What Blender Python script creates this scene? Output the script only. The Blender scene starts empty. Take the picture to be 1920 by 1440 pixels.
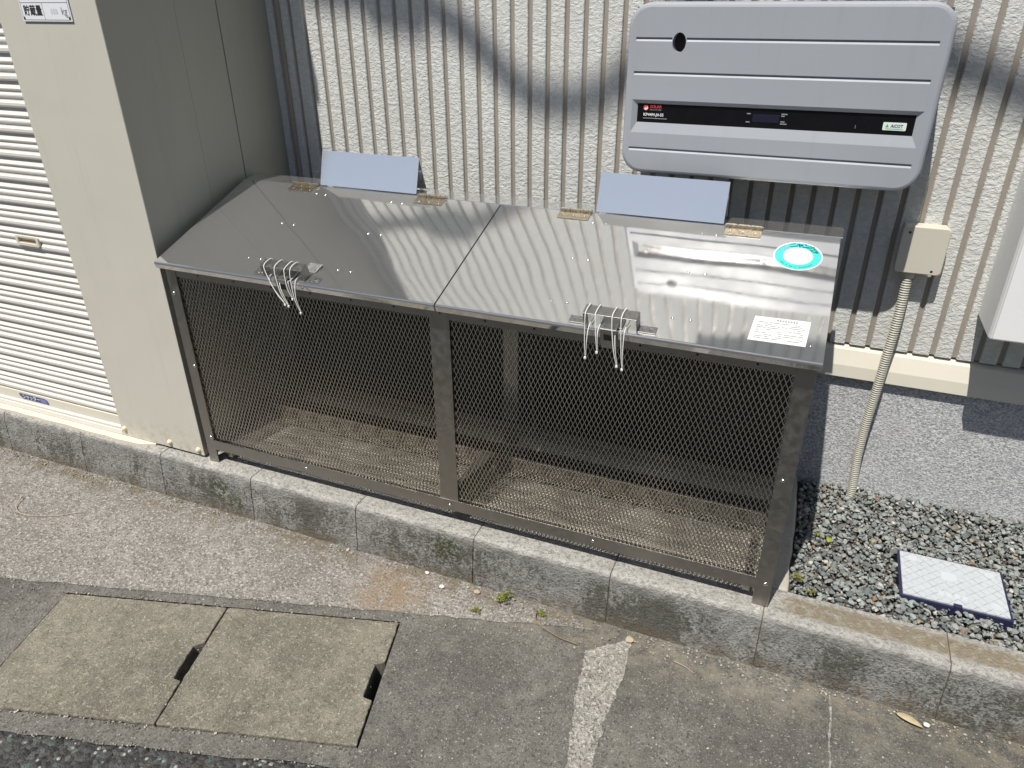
import bpy, math, random
from mathutils import Vector, Matrix, noise as mnoise

random.seed(7)
scene = bpy.context.scene
COL = scene.collection

# ------------------------------------------------------------------ camera
YAW, PIT, ROLL = 0.3933, -0.4883, -0.0078
cy_, sy_, cp_, sp_ = math.cos(YAW), math.sin(YAW), math.cos(PIT), math.sin(PIT)
fwd = Vector((-sy_ * cp_, cy_ * cp_, sp_))
rgt = Vector((cy_, sy_, 0))
upv = rgt.cross(fwd)
r2 = math.cos(ROLL) * rgt + math.sin(ROLL) * upv
u2 = -math.sin(ROLL) * rgt + math.cos(ROLL) * upv
cam = bpy.data.cameras.new('camera')
cam.sensor_width = 36.0
cam.lens = 1382.58 / 1920 * 36
cam.clip_start = 0.05
cam.clip_end = 2000
camo = bpy.data.objects.new('camera', cam)
COL.objects.link(camo)
m = Matrix((r2, u2, -fwd)).transposed().to_4x4()
m.translation = Vector((1.7355, -1.5283, 1.3854))
camo.matrix_world = m
scene.camera = camo

# ------------------------------------------------------------------ sky, sun, exposure
SUN = Vector((-0.234, -1.0, 1.95)).normalized()          # towards the sun
world = bpy.data.worlds.new('World')
scene.world = world
world.use_nodes = True
wn = world.node_tree
wn.nodes.clear()
sky = wn.nodes.new('ShaderNodeTexSky')
sky.sky_type = 'NISHITA'
sky.sun_disc = False
sky.sun_elevation = math.asin(SUN.z)
sky.sun_rotation = math.atan2(SUN.x, SUN.y)
sky.air_density = 1.0
sky.dust_density = 1.0
bg = wn.nodes.new('ShaderNodeBackground')
bg.inputs[1].default_value = 0.068
wo = wn.nodes.new('ShaderNodeOutputWorld')
wn.links.new(sky.outputs[0], bg.inputs[0])
wn.links.new(bg.outputs[0], wo.inputs[0])

sl = bpy.data.lights.new('sun', 'SUN')
sl.energy = 5.0
sl.angle = math.radians(0.53)
sl.color = (1.0, 0.955, 0.88)
so = bpy.data.objects.new('sun', sl)
COL.objects.link(so)
so.rotation_euler = (-SUN).to_track_quat('-Z', 'Y').to_euler()
so.location = SUN * 20

scene.view_settings.view_transform = 'Standard'
scene.view_settings.look = 'None'
scene.view_settings.gamma = 1
scene.view_settings.exposure = 0.12
scene.cycles.use_denoising = True
scene.cycles.max_bounces = 10
scene.cycles.glossy_bounces = 6
scene.cycles.blur_glossy = 0.3
scene.cycles.sample_clamp_indirect = 8

# ------------------------------------------------------------------ material helpers
MATS = {}


class NT:
    def __init__(s, name, rough=0.7, metal=0.0, spec=0.5):
        s.m = bpy.data.materials.new(name)
        s.m.use_nodes = True
        s.t = s.m.node_tree
        s.b = s.t.nodes['Principled BSDF']
        s.b.inputs['Roughness'].default_value = rough
        s.b.inputs['Metallic'].default_value = metal
        s.b.inputs['Specular IOR Level'].default_value = spec
        s.geo = s.t.nodes.new('ShaderNodeNewGeometry')
        s.pos = s.geo.outputs['Position']
        MATS[name] = s.m

    def lk(s, a, b):
        s.t.links.new(a, b)

    def val(s, inp, v):
        if isinstance(v, (int, float)):
            inp.default_value = v
        elif isinstance(v, tuple):
            inp.default_value = v if len(v) == 4 else (*v, 1)
        else:
            s.lk(v, inp)

    def stretch(s, sx, sy, sz):
        n = s.t.nodes.new('ShaderNodeVectorMath')
        n.operation = 'MULTIPLY'
        s.lk(s.pos, n.inputs[0])
        n.inputs[1].default_value = (sx, sy, sz)
        return n.outputs[0]

    def noise(s, scale, detail=3, rough=0.55, vec=None, dist=0.0):
        n = s.t.nodes.new('ShaderNodeTexNoise')
        n.inputs['Scale'].default_value = scale
        n.inputs['Detail'].default_value = detail
        n.inputs['Roughness'].default_value = rough
        n.inputs['Distortion'].default_value = dist
        s.lk(vec or s.pos, n.inputs['Vector'])
        return n.outputs['Fac']

    def voro(s, scale, out='Distance', feat='F1', vec=None):
        n = s.t.nodes.new('ShaderNodeTexVoronoi')
        n.feature = feat
        n.inputs['Scale'].default_value = scale
        s.lk(vec or s.pos, n.inputs['Vector'])
        return n.outputs[out]

    def math(s, op, a, b=0.0, clamp=False):
        n = s.t.nodes.new('ShaderNodeMath')
        n.operation = op
        n.use_clamp = clamp
        s.val(n.inputs[0], a)
        s.val(n.inputs[1], b)
        return n.outputs[0]

    def rng(s, v, a, b, c=0.0, d=1.0):
        n = s.t.nodes.new('ShaderNodeMapRange')
        n.interpolation_type = 'SMOOTHSTEP'
        s.val(n.inputs[0], v)
        for i, x in enumerate((a, b, c, d)):
            n.inputs[i + 1].default_value = x
        return n.outputs[0]

    def mix(s, f, a, b, mode='MIX'):
        n = s.t.nodes.new('ShaderNodeMix')
        n.data_type = 'RGBA'
        n.blend_type = mode
        s.val(n.inputs[0], f)
        s.val(n.inputs[6], a)
        s.val(n.inputs[7], b)
        return n.outputs[2]

    def xyz(s):
        n = s.t.nodes.new('ShaderNodeSeparateXYZ')
        s.lk(s.pos, n.inputs[0])
        return n.outputs

    def near(s, p, r0, r1):
        n = s.t.nodes.new('ShaderNodeVectorMath')
        n.operation = 'DISTANCE'
        s.lk(s.pos, n.inputs[0])
        n.inputs[1].default_value = p
        return s.rng(n.outputs['Value'], r0, r1, 1.0, 0.0)

    def attr(s, name):
        n = s.t.nodes.new('ShaderNodeAttribute')
        n.attribute_name = name
        return n.outputs['Color']

    def color(s, v):
        s.val(s.b.inputs['Base Color'], v)

    def rough(s, v):
        s.val(s.b.inputs['Roughness'], v)

    def bump(s, h, strength=0.5, dist=0.01, chain=None):
        n = s.t.nodes.new('ShaderNodeBump')
        n.inputs['Strength'].default_value = strength
        n.inputs['Distance'].default_value = dist
        s.lk(h, n.inputs['Height'])
        if chain is not None:
            s.lk(chain, n.inputs['Normal'])
        s.lk(n.outputs[0], s.b.inputs['Normal'])
        return n.outputs[0]


def simple(name, col, rough=0.6, metal=0.0, spec=0.5, var=0.08, vs=14.0, bs=0.0):
    t = NT(name, rough, metal, spec)
    n = t.noise(vs, 4, 0.6)
    lo = tuple(c * (1 - var) for c in col)
    hi = tuple(min(1, c * (1 + var)) for c in col)
    t.color(t.mix(n, lo, hi))
    t.rough(t.rng(t.noise(vs * 2.3, 3), 0.3, 0.7, max(0.02, rough * 0.85), min(1, rough * 1.15)))
    if bs:
        t.bump(t.noise(600, 2), bs, 0.001)
    return t.m


# ---- siding: pale rough render on the ribs, brown in the grooves
t = NT('siding_rib', 0.75, 0, 0.3)
a = t.noise(85, 4, 0.6, t.stretch(0.8, 1, 1.3), 0.6)
b = t.noise(210, 3, 0.6)
hgt = t.math('ADD', t.rng(a, 0.3, 0.68), t.math('MULTIPLY', b, 0.35))
dirt = t.noise(3.0, 5, 0.7, t.stretch(4, 1, 0.35))
c = t.mix(t.rng(a, 0.35, 0.65), (0.545, 0.555, 0.535), (0.63, 0.64, 0.62))
t.color(t.mix(t.rng(dirt, 0.45, 0.8, 0, 0.3), c, (0.50, 0.49, 0.44)))
t.bump(hgt, 0.55, 0.0034)
simple('siding_groove', (0.29, 0.26, 0.22), 0.6, var=0.1)
simple('flashing_paint', (0.66, 0.63, 0.54), 0.45, var=0.04)
t = NT('foundation_render', 0.9, 0, 0.2)
a = t.noise(190, 3, 0.7, t.stretch(1, 1, 1.3))
b = t.noise(90, 3, 0.6)
c = t.mix(t.rng(a, 0.35, 0.65), (0.25, 0.26, 0.28), (0.70, 0.71, 0.72))
c = t.mix(t.rng(t.noise(9, 4), 0.3, 0.75, 0, 0.35), c, (0.42, 0.42, 0.425))
t.color(c)
t.bump(t.math('ADD', a, b), 0.8, 0.004)

# ---- stainless steel
t = NT('lid_steel', 0.1, 0.9)
wav = t.noise(2.6, 1, 0.4)
wav2 = t.noise(8, 2, 0.5)
fin = t.noise(900, 2, 0.5, t.stretch(0.04, 1, 1))
t.color(t.mix(t.noise(6, 3), (0.69, 0.69, 0.685), (0.75, 0.75, 0.745)))
sm = t.noise(22, 5, 0.65, t.stretch(1.0, 0.5, 0.5))
scr = t.noise(60, 3, 0.7, t.stretch(0.25, 6, 6), 0.8)
t.rough(t.math('ADD', t.rng(sm, 0.35, 0.75, 0.035, 0.075), t.rng(scr, 0.66, 0.76, 0, 0.10)))
n1 = t.bump(wav, 0.11, 0.05)
n2 = t.bump(wav2, 0.02, 0.010, n1)
t.bump(fin, 0.02, 0.0006, n2)
t = NT('plate_steel', 0.12, 0.82)
t.color(t.mix(t.noise(3, 3), (0.90, 0.905, 0.905), (0.93, 0.935, 0.935)))
t.rough(t.rng(t.noise(4, 3), 0.3, 0.7, 0.10, 0.14))
t = NT('frame_steel', 0.36, 1.0)
g = t.noise(25, 5, 0.65)
c = t.mix(g, (0.33, 0.315, 0.295), (0.45, 0.435, 0.41))
t.color(t.mix(t.rng(t.noise(70, 4, 0.7), 0.66, 0.74), c, (0.16, 0.10, 0.06)))
t.rough(t.rng(t.noise(50, 4), 0.3, 0.7, 0.3, 0.48))
t.bump(t.noise(700, 2, 0.5, t.stretch(1, 1, 0.05)), 0.06, 0.0008)
t = NT('mesh_steel', 0.24, 1.0)
t.color(t.mix(t.noise(40, 4, 0.6), (0.54, 0.51, 0.47), (0.70, 0.665, 0.62)))
t = NT('floor_steel', 0.4, 0.55)
t.color(t.mix(t.noise(30, 5, 0.7), (0.26, 0.235, 0.195), (0.60, 0.55, 0.465)))
t = NT('bearer_steel', 0.5, 0.6)
t.color(t.mix(t.noise(30, 5, 0.7), (0.11, 0.10, 0.088), (0.19, 0.175, 0.155)))
t = NT('back_shade', 0.75, 0, 0.25)  # dark mirrored interior is put into the rear panel's colour
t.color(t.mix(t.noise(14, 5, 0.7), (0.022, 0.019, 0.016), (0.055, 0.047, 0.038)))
simple('hinge_steel', (0.66, 0.58, 0.45), 0.3, 1.0, var=0.12, vs=60)
simple('screw_steel', (0.75, 0.74, 0.71), 0.22, 1.0, var=0.05)
simple('dark_hole', (0.015, 0.014, 0.013), 0.8)
simple('latch_steel', (0.36, 0.355, 0.345), 0.4, 1.0, var=0.12, vs=60)
simple('tie_plastic', (0.78, 0.78, 0.74), 0.4, var=0.05)

# ---- painted things
t = NT('cream_paint', 0.42)
x, y, z = t.xyz()
c = t.mix(t.noise(3.5, 4), (0.54, 0.52, 0.455), (0.58, 0.56, 0.49))
c = t.mix(t.rng(t.noise(13, 5, 0.7, t.stretch(1.8, 1, 0.14)), 0.52, 0.78, 0, 0.20), c, (0.42, 0.39, 0.31))
c = t.mix(t.math('MULTIPLY', t.rng(z, 0.0, 0.16, 1, 0), t.rng(t.noise(30, 5, 0.75), 0.42, 0.68, 0, 0.55)), c, (0.36, 0.30, 0.21))
t.color(t.mix(t.rng(t.noise(150, 3, 0.7), 0.70, 0.76, 0, 0.5), c, (0.33, 0.30, 0.24)))
t.rough(t.rng(t.noise(9, 4), 0.3, 0.7, 0.36, 0.5))
t.bump(t.noise(3.5, 2), 0.18, 0.02)
t = NT('side_paint_shaded', 0.5)  # greyer side paint, darkened further to deepen the shade on the side panels
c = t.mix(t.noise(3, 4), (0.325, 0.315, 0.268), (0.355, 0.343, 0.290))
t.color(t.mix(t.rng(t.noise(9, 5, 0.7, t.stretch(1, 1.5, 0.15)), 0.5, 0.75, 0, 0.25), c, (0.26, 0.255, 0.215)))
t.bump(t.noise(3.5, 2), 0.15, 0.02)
t = NT('shutter_paint', 0.42, 0, 0.5)
c = t.mix(t.noise(8, 4), (0.66, 0.635, 0.585), (0.74, 0.715, 0.665))
t.color(t.mix(t.rng(t.noise(26, 5, 0.7, t.stretch(3, 1, 0.6)), 0.56, 0.8, 0, 0.35), c, (0.42, 0.38, 0.31)))
simple('shutter_rail', (0.66, 0.63, 0.54), 0.45, var=0.05)
simple('bolt_cream', (0.72, 0.62, 0.40), 0.45, var=0.06, vs=80)
simple('pocket_brown', (0.30, 0.22, 0.14), 0.6)
simple('placard_white', (0.78, 0.80, 0.83), 0.3, var=0.02)
simple('ink_black', (0.03, 0.03, 0.035), 0.5)
simple('ink_grey', (0.24, 0.25, 0.27), 0.5)
simple('ink_faint', (0.60, 0.61, 0.63), 0.5)
simple('ink_white', (0.75, 0.75, 0.76), 0.5)
simple('ink_red', (0.55, 0.05, 0.05), 0.5)
simple('ink_green', (0.10, 0.42, 0.16), 0.5)
simple('badge_white', (0.72, 0.80, 0.72), 0.4)
simple('blue_label', (0.05, 0.06, 0.19), 0.35)
simple('blue_label_pale', (0.19, 0.20, 0.44), 0.35)
t = NT('inverter_paint', 0.48, 0, 0.3)
c = t.mix(t.noise(5, 3), (0.315, 0.335, 0.37), (0.345, 0.365, 0.40))
st_ = t.noise(16, 5, 0.7, t.stretch(1.6, 1, 0.12))
c = t.mix(t.rng(st_, 0.52, 0.75, 0, 0.22), c, (0.27, 0.27, 0.27))
t.color(t.mix(t.rng(t.noise(55, 5, 0.75), 0.60, 0.78, 0, 0.25), c, (0.48, 0.48, 0.47)))
t.rough(t.rng(t.noise(12, 4), 0.3, 0.7, 0.44, 0.52))
t.bump(t.noise(900, 2), 0.06, 0.0008)
simple('inverter_black', (0.006, 0.006, 0.007), 0.24, spec=0.5)
simple('port_dark', (0.03, 0.024, 0.022), 0.7)
simple('display_glass', (0.018, 0.018, 0.035), 0.12)
simple('bracket_dark', (0.08, 0.075, 0.07), 0.6)
simple('box_beige', (0.57, 0.54, 0.455), 0.5, var=0.03)
simple('conduit_beige', (0.47, 0.455, 0.39), 0.55, var=0.05)
simple('white_enamel', (0.80, 0.81, 0.81), 0.4, var=0.02)
t = NT('teal_vinyl', 0.35)
t.color(t.mix(t.noise(30, 3), (0.04, 0.55, 0.46), (0.06, 0.62, 0.53)))
simple('sticker_white', (0.78, 0.79, 0.74), 0.4, var=0.03)
simple('ink_blue', (0.0, 0.05, 0.16), 0.5)
simple('ink_teal', (0.008, 0.14, 0.13), 0.5)
simple('ink_lilac', (0.20, 0.30, 0.50), 0.5)
simple('notice_paper', (0.70, 0.71, 0.69), 0.45, var=0.04, vs=40)
simple('navy_plastic', (0.02, 0.022, 0.06), 0.4)
t = NT('cover_plastic', 0.45)
sc_ = 36.0
x, y, z = t.xyz()
d1 = t.math('ABSOLUTE', t.math('SUBTRACT', t.math('FRACT', t.math('MULTIPLY', t.math('ADD', x, y), sc_)), 0.5))
d2 = t.math('ABSOLUTE', t.math('SUBTRACT', t.math('FRACT', t.math('MULTIPLY', t.math('SUBTRACT', x, y), sc_)), 0.5))
ln = t.math('MINIMUM', d1, d2)
ed = t.rng(ln, 0.02, 0.09)
c = t.mix(t.noise(30, 4), (0.42, 0.45, 0.475), (0.50, 0.53, 0.56))
t.color(t.mix(t.math('MULTIPLY', t.math('SUBTRACT', 1.0, ed), t.rng(t.noise(60, 3), 0.35, 0.65)), c, (0.30, 0.30, 0.29)))
t.bump(ed, 0.5, 0.001)

# ---- concrete, asphalt
t = NT('kerb_concrete', 0.92, 0, 0.2)
x, y, z = t.xyz()
f1 = t.noise(150, 4, 0.75)
f2 = t.noise(30, 5, 0.7)
f3 = t.noise(75, 4, 0.75)
c = t.mix(t.rng(f2, 0.3, 0.7), (0.24, 0.235, 0.22), (0.40, 0.395, 0.375))
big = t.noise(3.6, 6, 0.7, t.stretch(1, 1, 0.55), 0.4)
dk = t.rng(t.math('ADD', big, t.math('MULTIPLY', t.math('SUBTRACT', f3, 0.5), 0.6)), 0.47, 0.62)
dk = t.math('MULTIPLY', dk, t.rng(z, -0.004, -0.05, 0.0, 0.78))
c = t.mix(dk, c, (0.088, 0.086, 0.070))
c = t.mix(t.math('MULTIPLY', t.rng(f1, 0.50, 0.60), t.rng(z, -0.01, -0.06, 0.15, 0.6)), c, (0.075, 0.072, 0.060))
low = t.math('MULTIPLY', t.rng(z, -0.165, -0.105, 1, 0), t.rng(t.noise(16, 5, 0.7), 0.40, 0.56))
c = t.mix(t.math('MULTIPLY', low, 0.7), c, (0.17, 0.135, 0.085))
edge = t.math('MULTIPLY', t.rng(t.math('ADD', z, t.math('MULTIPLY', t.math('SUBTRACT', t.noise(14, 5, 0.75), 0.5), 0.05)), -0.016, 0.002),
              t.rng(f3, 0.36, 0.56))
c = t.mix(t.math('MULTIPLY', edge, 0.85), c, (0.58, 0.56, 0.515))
tan = t.math('MULTIPLY', t.math('MULTIPLY', t.rng(y, -0.010, 0.008), t.rng(y, 0.050, 0.075, 1, 0)), t.rng(x, 1.81, 1.87))
c = t.mix(t.math('MULTIPLY', tan, t.rng(t.noise(45, 4, 0.7), 0.3, 0.55, 0.3, 0.9)), c, (0.27, 0.225, 0.15))
for p, r in (((0.055, -0.04, -0.075), 0.06), ((0.90, -0.04, -0.06), 0.07), ((0.12, -0.04, -0.11), 0.04)):
    k = t.math('MULTIPLY', t.near(p, r * 0.3, r), t.rng(t.noise(75, 4, 0.7), 0.42, 0.58))
    c = t.mix(t.math('MULTIPLY', k, 0.9), c, (0.065, 0.085, 0.03))
c = t.mix(t.rng(f1, 0.40, 0.28, 0.0, 0.5), c, (0.48, 0.465, 0.43))
t.color(c)
t.bump(t.math('ADD', f1, t.math('MULTIPLY', f3, 1.4)), 1.0, 0.006)
simple('joint_mortar', (0.11, 0.088, 0.06), 0.95, var=0.3, vs=60)

t = NT('slab_concrete', 0.92, 0, 0.2)
f1 = t.noise(200, 4, 0.7)
c = t.mix(t.noise(16, 5, 0.65), (0.34, 0.32, 0.275), (0.55, 0.525, 0.46))
t.color(t.mix(t.rng(f1, 0.35, 0.65, 0, 0.5), c, (0.30, 0.28, 0.24)))
t.bump(f1, 0.5, 0.003)
t = NT('base_concrete', 0.92, 0, 0.2)
f1 = t.noise(160, 4, 0.7)
c = t.mix(t.noise(12, 5, 0.65), (0.60, 0.55, 0.43), (0.72, 0.67, 0.55))
t.color(t.mix(t.rng(f1, 0.45, 0.7, 0, 0.35), c, (0.42, 0.38, 0.30)))
t.bump(f1, 0.4, 0.002)


def speckled(name, lo, hi, light, dark, tint, tintamt, g1=120, g2=260, lt=(0.58, 0.66), dt=(0.56, 0.64), la=0.8, da=0.8, big=(2.5, 0.4, 0.7)):
    """weathered concrete: cloudy base, coarse and fine pale and dark grains"""
    t = NT(name, 0.93, 0, 0.2)
    f1 = t.noise(g1, 3, 0.7)
    f2 = t.noise(g1 * 1.13, 3, 0.7, t.stretch(1.07, 0.93, 1.21))
    f3 = t.noise(g2, 2, 0.6)
    c = t.mix(t.rng(t.noise(26, 6, 0.75), 0.3, 0.7), lo, hi)
    c = t.mix(t.rng(t.noise(big[0], 6, 0.65), big[1], big[2], 0, tintamt), c, tint)
    c = t.mix(t.rng(f2, dt[0], dt[1], 0, da), c, dark)
    c = t.mix(t.rng(f1, lt[0], lt[1], 0, la), c, light)
    c = t.mix(t.rng(f3, 0.58, 0.68, 0, 0.6), c, dark)
    c = t.mix(t.rng(f3, 0.40, 0.32, 0, 0.5), c, light)
    return t, c, f1, f2


t, c, f1, f2 = speckled('apron_concrete', (0.19, 0.18, 0.165), (0.33, 0.315, 0.29), (0.53, 0.515, 0.48), (0.085, 0.078, 0.068),
                        (0.17, 0.152, 0.138), 0.75, lt=(0.54, 0.64), dt=(0.53, 0.62), g1=105, g2=230)
k = t.near((0.78, -0.16, -0.16), 0.03, 0.17)
c = t.mix(t.math('MULTIPLY', k, t.rng(t.noise(20, 5, 0.7), 0.3, 0.6, 0.1, 0.7)), c, (0.25, 0.175, 0.105))
x, y, z = t.xyz()
k = t.math('MULTIPLY', t.rng(y, -0.17, -0.06), t.rng(t.noise(17, 5, 0.75), 0.42, 0.60))
c = t.mix(t.math('MULTIPLY', k, 0.8), c, (0.155, 0.125, 0.08))
t.color(c)
t.bump(t.math('ADD', f1, f2), 1.0, 0.006)

t, c, f1, f2 = speckled('gutter_concrete', (0.108, 0.105, 0.094), (0.178, 0.172, 0.155), (0.40, 0.39, 0.36), (0.05, 0.046, 0.04),
                        (0.078, 0.076, 0.069), 0.75, lt=(0.60, 0.68), dt=(0.53, 0.62), g1=115, g2=250, la=0.6, da=0.7, big=(2.2, 0.42, 0.62))
k = t.rng(t.noise(9, 6, 0.75), 0.50, 0.70, 0, 0.4)
c = t.mix(k, c, (0.22, 0.205, 0.17))
x, y, z = t.xyz()
k = t.math('MULTIPLY', t.rng(y, -0.24, -0.07), t.rng(t.noise(19, 6, 0.75), 0.42, 0.58))
c = t.mix(t.math('MULTIPLY', k, 0.45), c, (0.27, 0.24, 0.18))
t.color(c)
t.bump(t.math('ADD', f1, f2), 0.8, 0.004)

t, c, f1, f2 = speckled('cover_concrete', (0.155, 0.144, 0.115), (0.255, 0.238, 0.192), (0.47, 0.445, 0.365), (0.06, 0.054, 0.043),
                        (0.125, 0.116, 0.095), 0.7, lt=(0.60, 0.68), dt=(0.55, 0.66), g1=140, g2=290, la=0.7, da=0.7, big=(3.5, 0.42, 0.62))
t.color(t.mix(t.rng(t.noise(70, 5, 0.8), 0.52, 0.64, 0, 0.5), c, (0.36, 0.335, 0.25)))
t.bump(t.math('ADD', f1, f2), 0.9, 0.004)

t, c, f1, f2 = speckled('strip_mortar', (0.23, 0.22, 0.195), (0.38, 0.365, 0.33), (0.56, 0.545, 0.505), (0.09, 0.082, 0.07),
                        (0.32, 0.30, 0.26), 0.4, lt=(0.53, 0.62), dt=(0.52, 0.60), g1=115, g2=240)
t.color(c)
t.bump(t.math('ADD', f1, f2), 1.0, 0.007)

t = NT('asphalt', 0.9, 0, 0.3)
v = t.voro(92, 'Color')
vd = t.voro(92, 'Distance')
g = t.t.nodes.new('ShaderNodeSeparateColor')
t.lk(v, g.inputs[0])
c = t.mix(g.outputs[0], (0.035, 0.034, 0.034), (0.105, 0.103, 0.10))
c = t.mix(t.math('MULTIPLY', t.rng(g.outputs[1], 0.86, 0.93), t.rng(vd, 0.3, 0.5, 1, 0)), c, (0.42, 0.43, 0.40))
c = t.mix(t.rng(g.outputs[2], 0.88, 0.92, 0, 0.5), c, (0.14, 0.20, 0.18))
c = t.mix(t.rng(t.noise(50, 4, 0.7), 0.55, 0.7, 0, 0.5), c, (0.13, 0.12, 0.10))
t.color(c)
t.bump(t.math('ADD', t.math('MULTIPLY', vd, -1.0), t.noise(300, 2)), 1.0, 0.008)
simple('ditch_dark', (0.05, 0.048, 0.042), 0.95)

t = NT('gravel_stone', 0.8, 0, 0.35)
c = t.attr('Col')
t.color(t.mix(t.rng(t.noise(180, 4, 0.7), 0.3, 0.7, 0, 0.45), c, t.mix(0.5, c, (0.10, 0.105, 0.10))))
t.bump(t.noise(350, 3), 0.3, 0.002)
simple('soil_dark', (0.06, 0.052, 0.042), 0.95, var=0.3, vs=60)
t = NT('weed_leaf', 0.55, 0, 0.4)
t.color(t.mix(t.noise(160, 2), (0.10, 0.15, 0.02), (0.24, 0.26, 0.035)))
simple('weed_stem', (0.16, 0.12, 0.04), 0.7)
simple('twig_bark', (0.21, 0.16, 0.105), 0.85, var=0.3, vs=90)
simple('twig_pale', (0.42, 0.33, 0.25), 0.7, var=0.2, vs=50)
simple('dry_leaf', (0.46, 0.38, 0.24), 0.7, var=0.25, vs=120)
simple('green_leaf', (0.26, 0.30, 0.03), 0.5, var=0.2, vs=120)
simple('pale_stone', (0.62, 0.60, 0.55), 0.85, var=0.15, vs=120)
simple('tan_stone', (0.40, 0.33, 0.23), 0.85, var=0.2, vs=120)
simple('cable_black', (0.02, 0.02, 0.02), 0.6)
simple('eave_paint', (0.45, 0.44, 0.42), 0.6)
simple('roof_tile', (0.12, 0.12, 0.13), 0.6)
t = NT('ground_far', 0.95)
t.color(t.mix(t.noise(1.3, 5, 0.7), (0.11, 0.105, 0.095), (0.19, 0.18, 0.165)))


# ------------------------------------------------------------------ mesh helpers
class MB:
    def __init__(s):
        s.v, s.f, s.mi = [], [], []

    def add(s, vs, fs, mi=0):
        o = len(s.v)
        s.v += [tuple(p) for p in vs]
        s.f += [tuple(i + o for i in q) for q in fs]
        s.mi += [mi] * len(fs)
        return s

    def box(s, x0, x1, y0, y1, z0, z1, mi=0, fn=None):
        vs = [(x, y, z) for x in (x0, x1) for y in (y0, y1) for z in (z0, z1)]
        if fn:
            vs = [fn(*p) for p in vs]
        return s.add(vs, [(0, 1, 3, 2), (4, 6, 7, 5), (0, 4, 5, 1), (2, 3, 7, 6), (0, 2, 6, 4), (1, 5, 7, 3)], mi)

    def prism(s, pts, w0, w1, fn, mi=0, caps=True):
        """closed 2D outline pts swept from w0 to w1; fn(a,b,w)->xyz"""
        n = len(pts)
        vs = [fn(a, b, w0) for a, b in pts] + [fn(a, b, w1) for a, b in pts]
        fs = [(i, (i + 1) % n, n + (i + 1) % n, n + i) for i in range(n)]
        if caps:
            fs += [tuple(reversed(range(n))), tuple(range(n, 2 * n))]
        return s.add(vs, fs, mi)

    def strip(s, pts, w0, w1, fn, mi=0):
        n = len(pts)
        vs = [fn(a, b, w0) for a, b in pts] + [fn(a, b, w1) for a, b in pts]
        return s.add(vs, [(i, i + 1, n + i + 1, n + i) for i in range(n - 1)], mi)

    def tube(s, path, r, n=8, mi=0, caps=True):
        path = [Vector(p) for p in path]
        rr = r if isinstance(r, (list, tuple)) else [r] * len(path)
        vs = []
        ref = None
        for i, p in enumerate(path):
            d = (path[min(i + 1, len(path) - 1)] - path[max(i - 1, 0)]).normalized()
            if ref is None:
                ref = Vector((1, 0, 0)) if abs(d.x) < 0.8 else Vector((0, 1, 0))
            a = (ref - d * ref.dot(d)).normalized()
            ref = a
            b = d.cross(a)
            for k in range(n):
                th = 2 * math.pi * k / n
                vs.append(p + (a * math.cos(th) + b * math.sin(th)) * rr[i])
        fs = []
        for i in range(len(path) - 1):
            for k in range(n):
                k2 = (k + 1) % n
                fs.append((i * n + k, i * n + k2, (i + 1) * n + k2, (i + 1) * n + k))
        if caps:
            fs.append(tuple(reversed(range(n))))
            L = (len(path) - 1) * n
            fs.append(tuple(range(L, L + n)))
        return s.add(vs, fs, mi)

    def dome(s, fn, r, h, n=10, rings=3, mi=0):
        vs = [fn(0, 0, h)]
        for j in range(1, rings + 1):
            ph = math.pi / 2 * j / rings
            for k in range(n):
                th = 2 * math.pi * k / n
                vs.append(fn(r * math.sin(ph) * math.cos(th), r * math.sin(ph) * math.sin(th), h * math.cos(ph)))
        fs = [(0, 1 + k, 1 + (k + 1) % n) for k in range(n)]
        for j in range(rings - 1):
            for k in range(n):
                k2 = (k + 1) % n
                fs.append((1 + j * n + k, 1 + (j + 1) * n + k, 1 + (j + 1) * n + k2, 1 + j * n + k2))
        return s.add(vs, fs, mi)

    def mesh(s, name, mats, smooth=False):
        me = bpy.data.meshes.new(name)
        me.from_pydata(s.v, [], s.f)
        for mn in (mats if isinstance(mats, (list, tuple)) else [mats]):
            me.materials.append(MATS[mn])
        me.polygons.foreach_set('material_index', s.mi)
        if smooth:
            me.polygons.foreach_set('use_smooth', [True] * len(me.polygons))
        me.update()
        return me


def link(name, me, parent=None, bevel=0.0, smooth_angle=None):
    o = bpy.data.objects.new(name, me)
    COL.objects.link(o)
    if parent is not None:
        o.parent = parent
        if parent.type == 'EMPTY':
            o.matrix_parent_inverse = Matrix.Translation(-parent.location)
    if bevel:
        b = o.modifiers.new('bevel', 'BEVEL')
        b.width = bevel
        b.segments = 2
        b.limit_method = 'ANGLE'
        b.angle_limit = math.radians(40)
        b.harden_normals = False
    return o


def fixn(me):
    import bmesh
    bm = bmesh.new()
    bm.from_mesh(me)
    bmesh.ops.recalc_face_normals(bm, faces=bm.faces)
    bm.to_mesh(me)
    bm.free()
    return me


def part(name, mb, mats, parent=None, bevel=0.0, smooth=False):
    return link(name, fixn(mb.mesh(name, mats, smooth)), parent, bevel)


def thing(name, loc, label, cat, group=None):
    o = bpy.data.objects.new(name, None)
    COL.objects.link(o)
    o.empty_display_size = 0.1
    o.location = loc
    return tag(o, label, cat, group)


def tag(o, label=None, cat=None, group=None, kind=None):
    if label: o['label'] = label
    if cat: o['category'] = cat
    if group: o['group'] = group
    if kind: o['kind'] = kind
    return o


def structure(name, loc=(0, 0, 0), label=None):
    o = bpy.data.objects.new(name, None)
    COL.objects.link(o)
    o.location = loc
    o['kind'] = 'structure'
    if label: o['label'] = label
    return o


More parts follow.
